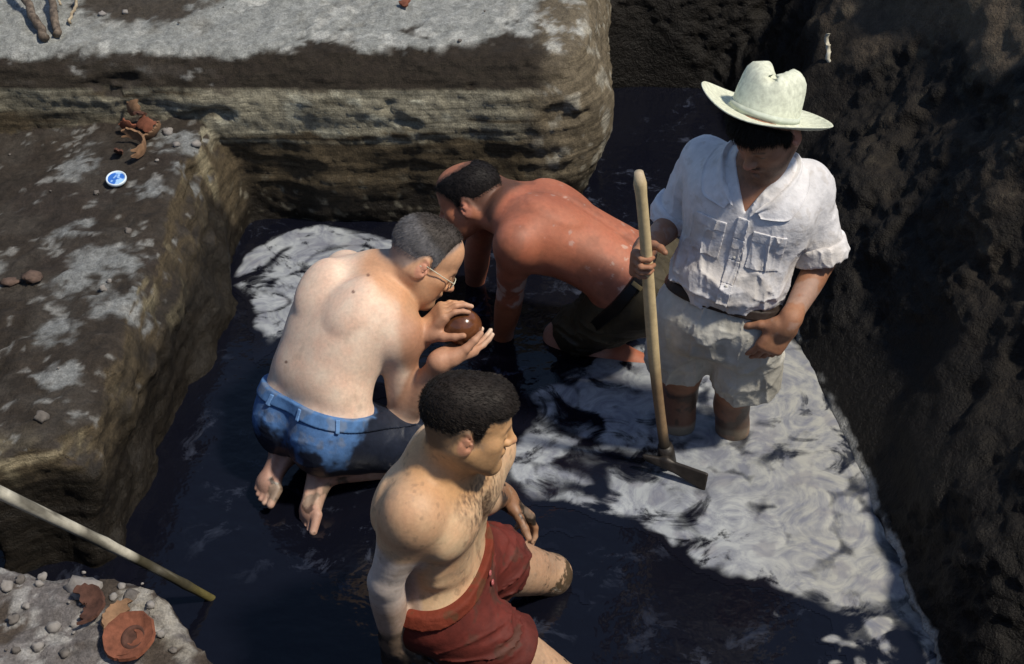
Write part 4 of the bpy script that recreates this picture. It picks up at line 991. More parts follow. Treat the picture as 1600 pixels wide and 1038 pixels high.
def left_disp(P, N):
    top = sstep(.45, .8, N[:, 2]); wall = 1 - top
    d = (.006 + .004 * top) * fbm(P * 14, 4, 5) + .004 * fbm(P * 55, 3, 6)
    gran = np.maximum(0, vnoise(P * 48, 8)) ** 2 * .014 * sstep(-.2, .4, fbm(P * 3, 2, 9))
    st = vnoise(np.stack([P[:, 0] * 2.5, P[:, 1] * 2.5, P[:, 2] * 34 + 1.2 * fbm(P * 3, 2, 2)], 1), 12) * .0045 + vnoise(np.stack([P[:, 0] * 6, P[:, 1] * 6, P[:, 2] * 70], 1), 13) * .003
    holes = -.022 * sstep(.62, .8, fbm(P * [5, 5, 9], 3, 77)) * wall * sstep(.15, .25, P[:, 2])
    return d + gran * top + wall * st + holes
def left_col(P, N):
    x, y, z = P.T; top = sstep(.45, .75, N[:, 2]); n3 = fbm(P * 3, 4, 21); n8 = fbm(P * 8, 4, 22); n20 = fbm(P * 20, 4, 23); n50 = fbm(P * 55, 3, 24)
    o = np.ones((len(P), 4)); o[:, 3] = .92
    o[:, :3] = np.array([.042, .033, .026]) * (1 + .3 * n20)[:, None]
    # stratified face
    lay = vnoise(np.stack([x * 1.6, y * 1.6, z * 38 + 1.0 * n3], 1), 31) + .8 * vnoise(np.stack([x * 3, y * 3, z * 66 + n3], 1), 32)
    pale = sstep(-.1, .7, lay + .30 * n8 + 1.7 * sstep(.24, .48, z) - .80)
    backw = sstep(4.75, 4.82, y) * sstep(.15, -.05, x)
    face = sstep(.75, .5, N[:, 2])
    blend(o, (.105, .080, .046), face * .7)
    blend(o, (.345, .32, .24), face * pale * backw * sstep(.14, .34, z + .06 * n8) * .9)
    blots = sstep(.42, .62, fbm(P * [9, 9, 16], 3, 35)) * backw * face * sstep(.30, .42, z) * sstep(.57, .52, z); blend(o, (.46, .45, .36), blots * .8)
    # right-hand end of the block: grey-brown, speckled
    end = sstep(.02, .16, x); blend(o, (.20, .165, .115), end * .75 * (1 + .3 * n8)); blend(o, (.42, .40, .34), end * sstep(.25, .55, n20 + .4 * n8) * .7)
    # side of the ledge: tan streaks along the edge
    side = sstep(4.85, 4.7, y) * sstep(.7, .4, N[:, 2])
    stk = sstep(.0, .5, fbm(P * [9, 7, 1.8], 4, 41) + .6 * sstep(.16, .36, z) - .45); blend(o, (.27, .235, .155), side * stk * .8)
    fr = sstep(3.22, 3.08, y); lines = sstep(.1, .6, vnoise(np.stack([x * 4, y * 4, z * 40 + 2 * n3], 1), 44) + .5 * sstep(.30, .40, z) - .2); blend(o, (.42, .36, .24), fr * lines * sstep(.22, .34, z) * .8)
    # dark moist band
    bb = .605 + .018 * n8 + .03 * n3; band = sstep(.545, .560, z + .006 * n8) * sstep(bb + .075, bb + .055, z) * sstep(4.8, 4.84, y) * sstep(.14, .06, x + .05 * n8)
    lband = sstep(4.86, 4.92, y) * sstep(bb + .075, bb + .055, z) * sstep(-.9, -1.0, x); band = np.maximum(band, lband)
    blend(o, (.030, .023, .017), band * .97)
    # pale dry top
    tp = sstep(bb + .050, bb + .062, z + .004 * n50) * top * sstep(4.85, 4.92, y); blend(o, (.30, .31, .30), tp * sstep(.55, .1, end + .25 * n8) * .95)
    blend(o, (.40, .41, .40), tp * sstep(.15, .5, n20 + .5 * n50) * .5); blend(o, (.20, .19, .165), tp * sstep(.3, .7, n8 + .5 * n50) * .4)
    moist = sstep(.30, .24, np.hypot((x + 1.36) * .9, (y - 5.42)) + .05 * n20); blend(o, (.048, .037, .027), moist * tp * .95)
    crumb = sstep(.02, .0, np.abs(z - bb - .062)) * sstep(.0, .5, n20) * top; blend(o, (.55, .55, .52), crumb * .6 * sstep(4.85, 4.92, y))
    # ledge top: brown with crusts of pale clay
    led = sstep(-.98, -1.03, x) * top * sstep(4.98, 4.90, y)
    blend(o, (.056, .048, .041), led * sstep(-.3, .3, n8) * .8); blend(o, (.040, .031, .026), led * sstep(.1, .5, fbm(P * 5, 3, 61)) * .8)
    pat = 0
    for cx, cy, r in ((-1.28, 3.95, .16), (-1.20, 3.78, .13), (-1.33, 3.62, .10), (-1.17, 4.72, .12), (-1.22, 4.40, .08), (-1.13, 4.55, .07), (-1.5, 4.6, .10), (-1.30, 3.42, .09), (-1.42, 4.2, .09)):
        pat = np.maximum(pat, sstep(r * 1.25, r * .4, np.hypot(x - cx, y - cy)))
    cr = sstep(.35, .95, pat * .8 + .50 * n20 + .35 * n8 + .25 * n50); blend(o, (.29, .305, .31), cr * led * .8)
    blend(o, (.30, .30, .29), led * sstep(.62, .85, n20 + .5 * n50) * .6)
    # wet foot; taken higher on left and front faces to paint in shade
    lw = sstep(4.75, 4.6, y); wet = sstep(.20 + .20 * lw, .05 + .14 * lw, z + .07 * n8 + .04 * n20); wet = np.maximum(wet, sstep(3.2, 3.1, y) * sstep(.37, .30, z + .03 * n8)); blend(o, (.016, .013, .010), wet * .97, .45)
    sh = sstep(.20, .12, np.abs(z - .03)) * sstep(.5, .7, n50 + .5 * n20) * sstep(4.7, 4.8, y); blend(o, (.30, .28, .22), sh * .5)
    o[:, :3] *= .76
    return o
def front_col(P, N):
    x, y, z = P.T; top = sstep(.45, .75, N[:, 2]); n8 = fbm(P * 9, 4, 52); n20 = fbm(P * 24, 4, 53); n50 = fbm(P * 60, 3, 54)
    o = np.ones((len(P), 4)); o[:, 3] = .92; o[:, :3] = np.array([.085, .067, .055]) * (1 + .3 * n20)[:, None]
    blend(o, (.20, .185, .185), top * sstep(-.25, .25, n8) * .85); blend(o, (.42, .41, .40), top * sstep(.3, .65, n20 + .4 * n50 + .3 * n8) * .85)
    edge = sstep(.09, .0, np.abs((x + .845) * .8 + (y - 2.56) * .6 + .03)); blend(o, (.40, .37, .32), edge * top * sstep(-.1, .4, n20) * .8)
    blend(o, (.02, .016, .013), sstep(.24, .06, z + .06 * n8) * .95, .4); o[:, :3] *= .72; return o
def front_disp(P, N): return .008 * fbm(P * 16, 4, 65) + .004 * fbm(P * 60, 3, 66) + sstep(.4, .8, N[:, 2]) * np.maximum(0, vnoise(P * 62, 68)) ** 2 * .014
def right_disp(P, N):
    a = fbm(P * 9, 4, 71); lump = np.maximum(0, vnoise(P * 26, 72)) * .010 * sstep(-.1, .4, fbm(P * 2.2, 2, 73)) + np.maximum(0, vnoise(P * 55, 74)) * .005
    smooth = sstep(.05, .35, fbm(P * 1.7, 2, 75))
    gouge = .030 * vnoise(P * [7, 8, 1.6] + .3 * a[:, None], 78) * sstep(.1, .4, P[:, 2])
    return gouge + (.016 * a + .010 * ridge(P * 15, 3, 76)) * (1 - .8 * smooth) + lump * (1 - smooth) * .8
def right_col(P, N):
    x, y, z = P.T; n3 = fbm(P * 2.4, 3, 81); n8 = fbm(P * 8, 4, 82); n20 = fbm(P * 22, 4, 83)
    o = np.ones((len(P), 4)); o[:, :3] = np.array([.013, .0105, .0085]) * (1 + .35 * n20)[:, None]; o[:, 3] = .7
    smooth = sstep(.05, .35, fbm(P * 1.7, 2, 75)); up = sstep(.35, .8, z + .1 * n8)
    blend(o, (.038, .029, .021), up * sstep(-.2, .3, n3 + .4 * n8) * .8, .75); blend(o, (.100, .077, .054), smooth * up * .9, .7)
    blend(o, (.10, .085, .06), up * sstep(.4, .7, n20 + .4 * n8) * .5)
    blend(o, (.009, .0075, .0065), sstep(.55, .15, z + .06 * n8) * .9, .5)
    o[:, :3] *= .8; line = sstep(.016, .006, np.abs(z - .012 - .008 * n20)) * sstep(4.35, 4.2, y); blend(o, (.36, .36, .34), line * sstep(-.3, .2, n8))
    return o

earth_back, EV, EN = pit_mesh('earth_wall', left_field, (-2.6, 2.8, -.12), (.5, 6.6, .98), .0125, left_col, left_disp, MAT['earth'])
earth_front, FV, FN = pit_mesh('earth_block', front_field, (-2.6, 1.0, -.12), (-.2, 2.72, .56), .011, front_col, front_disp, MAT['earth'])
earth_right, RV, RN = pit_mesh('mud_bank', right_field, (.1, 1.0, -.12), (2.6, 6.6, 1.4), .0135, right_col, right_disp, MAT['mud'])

def ground_px(px, py, VV=EV):
    d = nrm(ray(px, py)); w = VV - CC; t = w @ d; r = np.linalg.norm(w - t[:, None] * d, axis=1); m = r < .012
    if not m.any(): m = r < r.min() + .01
    i = np.where(m)[0]; i = i[np.argmin(t[i])]; return CC + d * t[i], i

# surrounding ground, with the pit cut out of it
def ring_ground():
    xi = [-60, -2.5, 2.5, 60]; yi = [-60, .9, 6.5, 60]; Vv = []; F = []; ix = {}
    zc = {(1, 1): 1.45, (2, 1): 1.45, (1, 2): .80, (2, 2): 1.2}
    for i in range(4):
        for j in range(4):
            z = zc.get((min(max(i, 1), 2), min(max(j, 1), 2))); ix[i, j] = len(Vv); Vv.append((xi[i], yi[j], z))
    for i in range(3):
        for j in range(3):
            if (i, j) != (1, 1): F.append([ix[i, j], ix[i + 1, j], ix[i + 1, j + 1], ix[i, j + 1]])
    loop = [(1, 1), (2, 1), (2, 2), (1, 2)]; b = len(Vv)
    Vv += [(xi[i], yi[j], -.5) for i, j in loop]
    for k in range(4): F.append([ix[loop[k]], ix[loop[(k + 1) % 4]], b + (k + 1) % 4, b + k])
    F.append([b, b + 1, b + 2, b + 3])
    g = mesh_obj('ground', np.array(Vv, float), F, M_plain('dry_ground', (.16, .135, .10), .9, .2, (4, .6, 1.4), ((12, .5, .05), (80, .5, .01))), None, smooth=False)
    tag(g, kind='structure')
ring_ground()

# water sheet
mw, nt, b = mat_new('murky_water', .10, (.006, .006, .010), .5); b.inputs['IOR'].default_value = 1.33
tc = nd(nt, 'ShaderNodeTexCoord')
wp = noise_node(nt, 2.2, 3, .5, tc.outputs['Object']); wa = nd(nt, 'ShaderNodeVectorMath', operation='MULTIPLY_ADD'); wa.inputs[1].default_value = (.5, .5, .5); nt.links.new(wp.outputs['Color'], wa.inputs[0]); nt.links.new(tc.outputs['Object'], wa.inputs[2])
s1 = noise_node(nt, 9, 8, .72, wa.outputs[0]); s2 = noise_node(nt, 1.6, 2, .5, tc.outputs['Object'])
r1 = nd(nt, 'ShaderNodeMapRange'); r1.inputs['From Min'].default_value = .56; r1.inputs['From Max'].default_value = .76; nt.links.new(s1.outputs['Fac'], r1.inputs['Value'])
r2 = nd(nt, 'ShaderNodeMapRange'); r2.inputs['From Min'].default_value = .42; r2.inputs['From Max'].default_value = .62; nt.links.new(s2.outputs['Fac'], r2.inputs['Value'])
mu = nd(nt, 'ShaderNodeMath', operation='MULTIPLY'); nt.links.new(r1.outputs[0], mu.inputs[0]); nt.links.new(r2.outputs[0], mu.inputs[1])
mx = nd(nt, 'ShaderNodeMix', data_type='RGBA'); mx.inputs['A'].default_value = (.0035, .004, .008, 1); mx.inputs['B'].default_value = (.075, .09, .14, 1); nt.links.new(mu.outputs[0], mx.inputs['Factor']); nt.links.new(mx.outputs['Result'], b.inputs['Base Color'])  # faint scum streaks, tinted blue to put a sky sheen into the colour
bump(nt, b, noise_node(nt, 11, 3, .5, tc.outputs['Object']).outputs['Fac'], .30, .02)
wx = np.linspace(-2.45, 1.7, 60); wy = np.linspace(.92, 6.2, 70); WX, WY = np.meshgrid(wx, wy, indexing='ij'); WV = np.stack([WX.ravel(), WY.ravel(), 0 * WX.ravel()], 1)
WF = np.array([[i * 70 + j, (i + 1) * 70 + j, (i + 1) * 70 + j + 1, i * 70 + j + 1] for i in range(59) for j in range(69)])
tag(mesh_obj('water', WV, WF, mw), kind='structure')

# floating foam: pale scum drawn into swirls, with raised cushions
def sdpoly(p, poly):
    n = len(poly); d = np.full(len(p), 1e9); s = np.ones(len(p))
    for i in range(n):
        a = poly[i]; b = poly[i - 1]; e = b - a; w = p - a; t = np.clip(w @ e / (e @ e), 0, 1); q = w - t[:, None] * e; d = np.minimum(d, (q * q).sum(1))
        c1 = p[:, 1] >= a[1]; c2 = p[:, 1] < b[1]; c3 = e[0] * w[:, 1] > e[1] * w[:, 0]
        s = np.where((c1 & c2 & c3) | (~c1 & ~c2 & ~c3), -s, s)
    return s * np.sqrt(d)
def voro(p, sc, seed):
    q = p * sc; i0 = np.floor(q).astype(np.int64); f1 = np.full(len(p), 9.); f2 = np.full(len(p), 9.); idv = np.zeros(len(p))
    for dx in (-1, 0, 1):
        for dy in (-1, 0, 1):
            ix = i0[:, 0] + dx; iy = i0[:, 1] + dy; zz = np.zeros_like(ix)
            c = np.stack([ix + .5 + .42 * _hash(ix, iy, zz, seed), iy + .5 + .42 * _hash(ix, iy, zz, seed + 1)], 1); d = np.hypot(*(c - q).T)
            n = d < f1; f2 = np.where(n, f1, np.minimum(f2, d)); idv = np.where(n, _hash(ix, iy, zz, seed + 2), idv); f1 = np.where(n, d, f1)
    return f1, f2, idv
def foam():
    pm = np.array([at_z(x, y, 0)[:2] for x, y in ((835, 610), (870, 588), (960, 545), (1010, 530), (1130, 500), (1225, 540), (1260, 570), (1300, 640), (1350, 730), (1405, 860), (1455, 1000), (1460, 1100), (1350, 1100), (1300, 970), (1215, 905), (1130, 893), (1050, 860), (985, 805), (900, 790), (815, 775), (770, 750), (800, 700), (850, 650))])
    pb = np.array([at_z(x, y, 0)[:2] for x, y in ((365, 440), (380, 400), (430, 372), (520, 352), (580, 366), (640, 400), (660, 460), (470, 500), (410, 560), (395, 470))])
    h = .0065; xs = np.arange(-1.12, 1.24, h); ys = np.arange(2.45, 4.92, h); X, Y = np.meshgrid(xs, ys, indexing='ij'); p = np.stack([X.ravel(), Y.ravel()], 1)
    z0 = np.zeros(len(p)); P3 = lambda q, s, o=0: np.stack([q[:, 0] * s, q[:, 1] * s, z0 + o], 1)
    w1 = np.stack([fbm(P3(p, 2.6), 3, 401), fbm(P3(p, 2.6), 3, 402)], 1); q = p + .115 * w1
    w2 = np.stack([fbm(P3(q, 6.5), 3, 403), fbm(P3(q, 6.5), 3, 404)], 1); q2 = q + .060 * w2
    dm = sdpoly(p + .035 * w1 + .022 * w2, pm); db = sdpoly(p + .04 * w1 + .02 * w2, pb)
    body = np.maximum(sstep(.03, -.035, dm), sstep(.03, -.03, db))
    left = sstep(.58, .34, p[:, 0]) ; frontz = sstep(3.15, 2.85, p[:, 1])
    vein = np.abs(fbm(P3(q2 + .05 * w2[:, ::-1], 5.2), 4, 411)); v1 = sstep(.0, .20, vein)
    vein2 = np.abs(fbm(P3(q2, 12), 3, 421)); v2 = sstep(.0, .22, vein2)
    patch = sstep(-.05, .25, fbm(P3(q, 3.4, 3), 3, 431) + .15 - .45 * left - .25 * frontz + .9 * sstep(-.02, -.16, dm) * (1 - left))
    open_ = np.clip(.35 + .65 * np.maximum(left, frontz) , 0, 1)
    mar = .5 + .5 * np.sin(13 * fbm(P3(q2, 1.9, 2), 3, 435) + 5 * q[:, 0]); film = sstep(-.12, .24, mar); film2 = sstep(.05, .5, .5 + .5 * np.sin(22 * fbm(P3(q2, 2.6, 6), 3, 437)))
    lf = np.maximum(left, .85 * frontz)
    m = body * (1 - lf * .80 * (1 - film)) * (1 - lf * .30 * (1 - film2)) * (1 - .30 * (1 - v1)) * (1 - .55 * (1 - patch) * frontz)
    f1, f2, idv = voro(p + .016 * w2, 11.5, 441); f1b, f2b, idb = voro(p + .010 * w2, 24, 451)
    dome = np.sqrt(np.clip(1 - (f1 / (.56 + .12 * idv)) ** 2, 0, 1)); cell = np.clip(dome, 0, 1); cellb = np.sqrt(np.clip(1 - (f1b / .62) ** 2, 0, 1))
    cz = sstep(.42, .62, p[:, 0]) * sstep(2.85, 3.05, p[:, 1]) * sstep(.0, .35, fbm(P3(p, 2.2, 9), 2, 461) + .10)
    dark = (1 - sstep(.0, .45, dome)) * cz; m = m * (1 - .55 * dark * sstep(-.5, .2, fbm(P3(p, 4), 3, 471)))
    m = m * np.clip(.80 + .45 * fbm(P3(q2, 9), 4, 473), .35, 1)
    # a thin scum line where the water meets the bank, and loose wisps on the open water
    foot = np.interp(p[:, 1], FOOT_Y, FOOT_X) - p[:, 0]; m = np.maximum(m, sstep(.035, .012, np.abs(foot - .015 + .012 * w2[:, 0])) * sstep(4.45, 4.2, p[:, 1]) * (.55 + .4 * w1[:, 0]))
    wis = sstep(.05, .0, np.abs(fbm(P3(q2, 4.2, 5), 3, 481))) * sstep(.15, .4, fbm(P3(p, 2.0, 7), 2, 491) + .9 * sstep(.16, .0, dm) - .25) * .62; m = np.maximum(m, wis)
    wl = sstep(.04, .01, np.abs(p[:, 0] - np.interp(p[:, 1], [2.9, 3.3, 3.8, 4.3], [-1.10, -1.085, -1.015, -.995]) - .02 * w2[:, 0])) * sstep(3.0, 3.1, p[:, 1]) * sstep(3.8, 3.6, p[:, 1]) * sstep(-.1, .3, w1[:, 1]) * .6; m = np.maximum(m, wl)
    m = np.clip(m, 0, 1).reshape(X.shape)
    for _ in range(2): m[1:-1, 1:-1] = (m[1:-1, 1:-1] * 2 + m[:-2, 1:-1] + m[2:, 1:-1] + m[1:-1, :-2] + m[1:-1, 2:]) / 6
    m = m.ravel()
    hgt = .0012 + .0022 * m + m * cz * (.0050 * cell * (.7 + .3 * idv) + .0012 * cellb)  + .001 * m * (1 - left) * fbm(P3(p, 30), 3, 499)
    back = sstep(.02, -.05, db); hgt = hgt + back * m * .003
    Vv = np.stack([p[:, 0], p[:, 1], hgt], 1); nx, ny = X.shape
    I = np.arange(nx * ny).reshape(nx, ny); F = np.stack([I[:-1, :-1], I[1:, :-1], I[1:, 1:], I[:-1, 1:]], -1).reshape(-1, 4)
    keep = m > .012; keep &= foot > -.05
    Vv, F, u = prune(Vv, F, keep); m = m[u]; tone = .5 + .5 * fbm(P3(p, 7), 4, 501)[u]; warm = sstep(.45, .95, p[u, 0]) * (1 - back[u])
    c = np.ones((len(u), 4)); c[:, :3] = np.array([.32, .345, .375]) * (.82 + .3 * tone)[:, None]
    blend(c, (.345, .33, .28), warm * .6); blend(c, (.17, .165, .19), sstep(.35, .65, fbm(P3(p, 14), 4, 511)[u]) * .5)
    c[:, 3] = 1
    mf, nt, b = mat_new('foam', .7, spec=.3); a = attr_col(nt); am = nd(nt, 'ShaderNodeAttribute', attribute_name='dens')
    mr = nd(nt, 'ShaderNodeMapRange'); mr.inputs['From Min'].default_value = .08; mr.inputs['From Max'].default_value = .95; nt.links.new(am.outputs['Fac'], mr.inputs['Value'])
    n = noise_node(nt, 90, 5, .7); ad = nd(nt, 'ShaderNodeMath', operation='MULTIPLY_ADD'); ad.inputs[1].default_value = .5; ad.inputs[2].default_value = -.25; nt.links.new(n.outputs['Fac'], ad.inputs[0])
    mv = noise_node(nt, 4.5, 7, .62); mv.inputs['Distortion'].default_value = 2.6; va = nd(nt, 'ShaderNodeMapRange'); va.inputs['From Min'].default_value = .36; va.inputs['From Max'].default_value = .52; va.inputs['To Min'].default_value = .22; nt.links.new(mv.outputs['Fac'], va.inputs['Value'])
    thk = nd(nt, 'ShaderNodeAttribute', attribute_name='thick'); vm = nd(nt, 'ShaderNodeMix'); vm.inputs['B'].default_value = 1.0; nt.links.new(thk.outputs['Fac'], vm.inputs['Factor']); nt.links.new(va.outputs[0], vm.inputs['A'])
    mm = nd(nt, 'ShaderNodeMath', operation='MULTIPLY'); nt.links.new(mr.outputs[0], mm.inputs[0]); nt.links.new(vm.outputs['Result'], mm.inputs[1]); mr = mm
    a2 = nd(nt, 'ShaderNodeMath', operation='ADD', use_clamp=True); nt.links.new(mr.outputs[0], a2.inputs[0]); 
    mlt = nd(nt, 'ShaderNodeMath', operation='MULTIPLY'); nt.links.new(ad.outputs[0], mlt.inputs[0]); nt.links.new(mr.outputs[0], mlt.inputs[1]); nt.links.new(mlt.outputs[0], a2.inputs[1])
    a3 = nd(nt, 'ShaderNodeMapRange', interpolation_type='SMOOTHSTEP'); a3.inputs['From Min'].default_value = .12; a3.inputs['From Max'].default_value = .62; nt.links.new(a2.outputs[0], a3.inputs['Value']); a2 = a3
    mx = nd(nt, 'ShaderNodeMix', data_type='RGBA'); mx.inputs['A'].default_value = (.004, .0045, .009, 1); tn = noise_node(nt, 7.5, 7, .66); tn.inputs['Distortion'].default_value = 2.2; tr_ = nd(nt, 'ShaderNodeMapRange'); tr_.inputs['From Min'].default_value = .36; tr_.inputs['From Max'].default_value = .60; tr_.inputs['To Min'].default_value = .85; tr_.inputs['To Max'].default_value = 0.0; nt.links.new(tn.outputs['Fac'], tr_.inputs['Value'])
    tm = nd(nt, 'ShaderNodeMix', data_type='RGBA'); tm.inputs['B'].default_value = (.13, .14, .185, 1); nt.links.new(tr_.outputs[0], tm.inputs['Factor']); nt.links.new(a.outputs['Color'], tm.inputs['A']); nt.links.new(tm.outputs['Result'], mx.inputs['B']); nt.links.new(a2.outputs[0], mx.inputs['Factor']); nt.links.new(mx.outputs['Result'], b.inputs['Base Color'])
    rr = nd(nt, 'ShaderNodeMapRange'); rr.inputs['To Min'].default_value = .08; rr.inputs['To Max'].default_value = .65; nt.links.new(a2.outputs[0], rr.inputs['Value']); nt.links.new(rr.outputs[0], b.inputs['Roughness'])
    bump(nt, b, noise_node(nt, 140, 4).outputs['Fac'], .15, .003)
    o = mesh_obj('foam', Vv, F, mf, None, c, extra={'dens': m, 'thick': np.clip(cz[u] * .75 + .25 * sstep(.02, -.2, dm[u]), 0, 1)}); tag(o, 'pale swirling foam floating on the dark water', 'foam', kind='stuff')
foam()

# ------------------------------------------------------------------ people, then things
for f_ in (kneeling_man, wading_man, bending_man, standing_man): f_()

# hoe
def hoe():
    g = GRIP['c']; bot = at_z(1042, 722, .02)
    ax = nrm(g - bot); top = g
    for t in np.linspace(0, .8, 400):
        q = g + ax * t - CC
        if 519 - CAM_F * (q @ CU) / (q @ CF) <= 270: top = g + ax * t; break
    root = tag(empty('hoe', tuple(bot)), 'broad iron hoe with long pale wooden handle held by the man in the hat', 'hoe')
    L = np.linalg.norm(top - bot); ts = np.linspace(0, 1, 30)
    sd = nrm(np.cross(ax, V(0, 1, 0)))
    pts = [bot + ax * L * t + sd * .006 * math.sin(t * 5) for t in ts]; rad = [.0165 - .001 * math.sin(t * 9) + (.002 if t > .95 else 0) - (.006 if t > .99 else 0) for t in ts]
    Vv, F = tube_mesh(pts, rad, 16)
    t = ((Vv - bot) @ ax) / L; c = np.ones((len(Vv), 4)); c[:, :3] = np.array([.50, .39, .22])
    n = fbm(Vv * [40, 40, 6], 4, 3); c[:, :3] *= (1 + .15 * n)[:, None]; blend(c, (.17, .10, .055), sstep(.42, .28, t + .04 * n) * .85); blend(c, (.02, .016, .012), sstep(.16, .10, t + .02 * n)); blend(c, (.44, .35, .24), sstep(.96, .99, t)); c[:, 3] = .55
    mesh_obj('handle', Vv, F, M_attr('hoe_wood', .55, .35, v1=(50, .85, 1.15), bumps=((120, .2, .002),)), root, c)
    iron = M_plain('hoe_iron', (.022, .018, .016), .5, .5, (40, .6, 1.5), ((60, .4, .004),), .3)
    Vv, F = tube_mesh([bot + ax * .0, bot + ax * .035, bot + ax * .07], [.029, .027, .023], 16); mesh_obj('socket', Vv, F, iron, root)
    B = Shape(); e = nrm(V(.92, -.30, -.02)); dn = nrm(V(-.15, -.55, -.75)); M = np.array([e, dn, np.cross(e, dn)])
    bl = [at_z(1006, 713, .060), at_z(1042, 720, .058), at_z(1104, 742, .050)]
    low = [at_z(1010, 719, .045), at_z(1055, 738, .035), at_z(1100, 766, .0)]
    for k in range(2):
        for s in np.linspace(0, 1, 21)[:-1]:
            a0 = bl[k] * (1 - s) + bl[k + 1] * s; a1 = low[k] * (1 - s) + low[k + 1] * s
            B.cone(a0, a1, .0055, .0035, .006)
    B.cone(bl[2], low[2], .0055, .0035, .006); B.chain([bot + ax * .02, bl[1]], [.024, .012], .015)
    Vv, F = mesh_sdf(lambda P, *a: B(P, *a), *bounds(B), .0025); mesh_obj('blade', Vv, F, iron, root)
hoe()

# the pot
def lathe(prof, nu=48):
    Vv = [(r * math.cos(2 * math.pi * j / nu), r * math.sin(2 * math.pi * j / nu), z) for r, z in prof for j in range(nu)]
    F = [[i * nu + j, i * nu + (j + 1) % nu, (i + 1) * nu + (j + 1) % nu, (i + 1) * nu + j] for i in range(len(prof) - 1) for j in range(nu)]
    F.append(list(range(nu))[::-1]); return np.array(Vv), F
def pot():
    c = at_y(722, 511, 3.560); R = .058
    prof = [(.008, -.92 * R)] + [(R * math.cos(a), R * .92 * math.sin(a)) for a in np.linspace(-1.4, .98, 22)] + [(R * .575, R * .80), (R * .60, R * .86), (R * .56, R * .875), (R * .50, R * .80)] + [(R * .93 * math.cos(a), R * .86 * math.sin(a)) for a in np.linspace(.95, -1.4, 12)] + [(.006, -.85 * R)]
    Vv, F = lathe(prof); up = nrm(V(-.25, .70, .55)); M = head_frame(V(1, 0, .2), up); Vv = Vv @ M
    m, nt, b = mat_new('burnished_clay', .16, spec=.6); rgb = nd(nt, 'ShaderNodeRGB'); rgb.outputs[0].default_value = (.115, .042, .018, 1); vary(nt, b, rgb.outputs[0], 22, .45, 1.5); bump(nt, b, noise_node(nt, 60, 3).outputs['Fac'], .05, .003)
    root = tag(empty('clay_pot', tuple(c)), 'small round shiny brown clay pot held up in both hands', 'pot')
    k = 27 * 48
    body = mesh_obj('body', Vv + c, F, m, root)
pot()

# sherds
def sherd(name, c, up, fwd, R, th, a0, a1, lat0, lat1, seed, mat, parent=None, jag=.12):
    """a broken piece of a round vessel: a patch of a spherical shell with ragged edges"""
    rs = np.random.RandomState(seed); M = head_frame(fwd, up); nu, nv = 22, 12; Vv = []
    e0 = rs.rand(nu + 1) * jag; e1 = rs.rand(nu + 1) * jag; 
    for k in range(2):
        for i in range(nu + 1):
            for j in range(nv + 1):
                u = i / nu; v = (e0[i]) + (1 - e0[i] - (e1[i] if jag > .02 else 0)) * j / nv
                a = a0 + (a1 - a0) * (u + (.05 * math.sin(seed + j * .9) * (1 if i in (0, nu) else 0))); la = lat0 + (lat1 - lat0) * v; r = R - k * th
                Vv.append(V(r * math.cos(la) * math.cos(a), r * math.cos(la) * math.sin(a), r * math.sin(la)))
    Vv = np.array(Vv); cen = Vv.mean(0); Vv = (Vv - cen) @ M + c; n1 = (nu + 1) * (nv + 1); F = []
    ix = lambda k, i, j: k * n1 + i * (nv + 1) + j
    for i in range(nu):
        for j in range(nv): F += [[ix(0, i, j), ix(0, i + 1, j), ix(0, i + 1, j + 1), ix(0, i, j + 1)], [ix(1, i, j), ix(1, i, j + 1), ix(1, i + 1, j + 1), ix(1, i + 1, j)]]
    for i in range(nu): F += [[ix(0, i, 0), ix(1, i, 0), ix(1, i + 1, 0), ix(0, i + 1, 0)], [ix(0, i, nv), ix(0, i + 1, nv), ix(1, i + 1, nv), ix(1, i, nv)]]
    for j in range(nv): F += [[ix(0, 0, j), ix(0, 0, j + 1), ix(1, 0, j + 1), ix(1, 0, j)], [ix(0, nu, j), ix(1, nu, j), ix(1, nu, j + 1), ix(0, nu, j + 1)]]
    return mesh_obj(name, Vv, F, mat, parent, smooth=False)
clay = M_plain('red_clay', (.17, .060, .034), .85, .3, (45, .6, 1.35), ((90, .35, .004),))
clay_tan = M_plain('tan_clay', (.20, .115, .065), .85, .3, (45, .6, 1.35), ((90, .35, .004),))
clay_dark = M_plain('dark_clay', (.075, .034, .024), .85, .3, (45, .55, 1.4), ((90, .35, .004),))
def P_(px, py, dz=.02, VV=EV): p, i = ground_px(px, py, VV); return p + V(0, 0, dz)
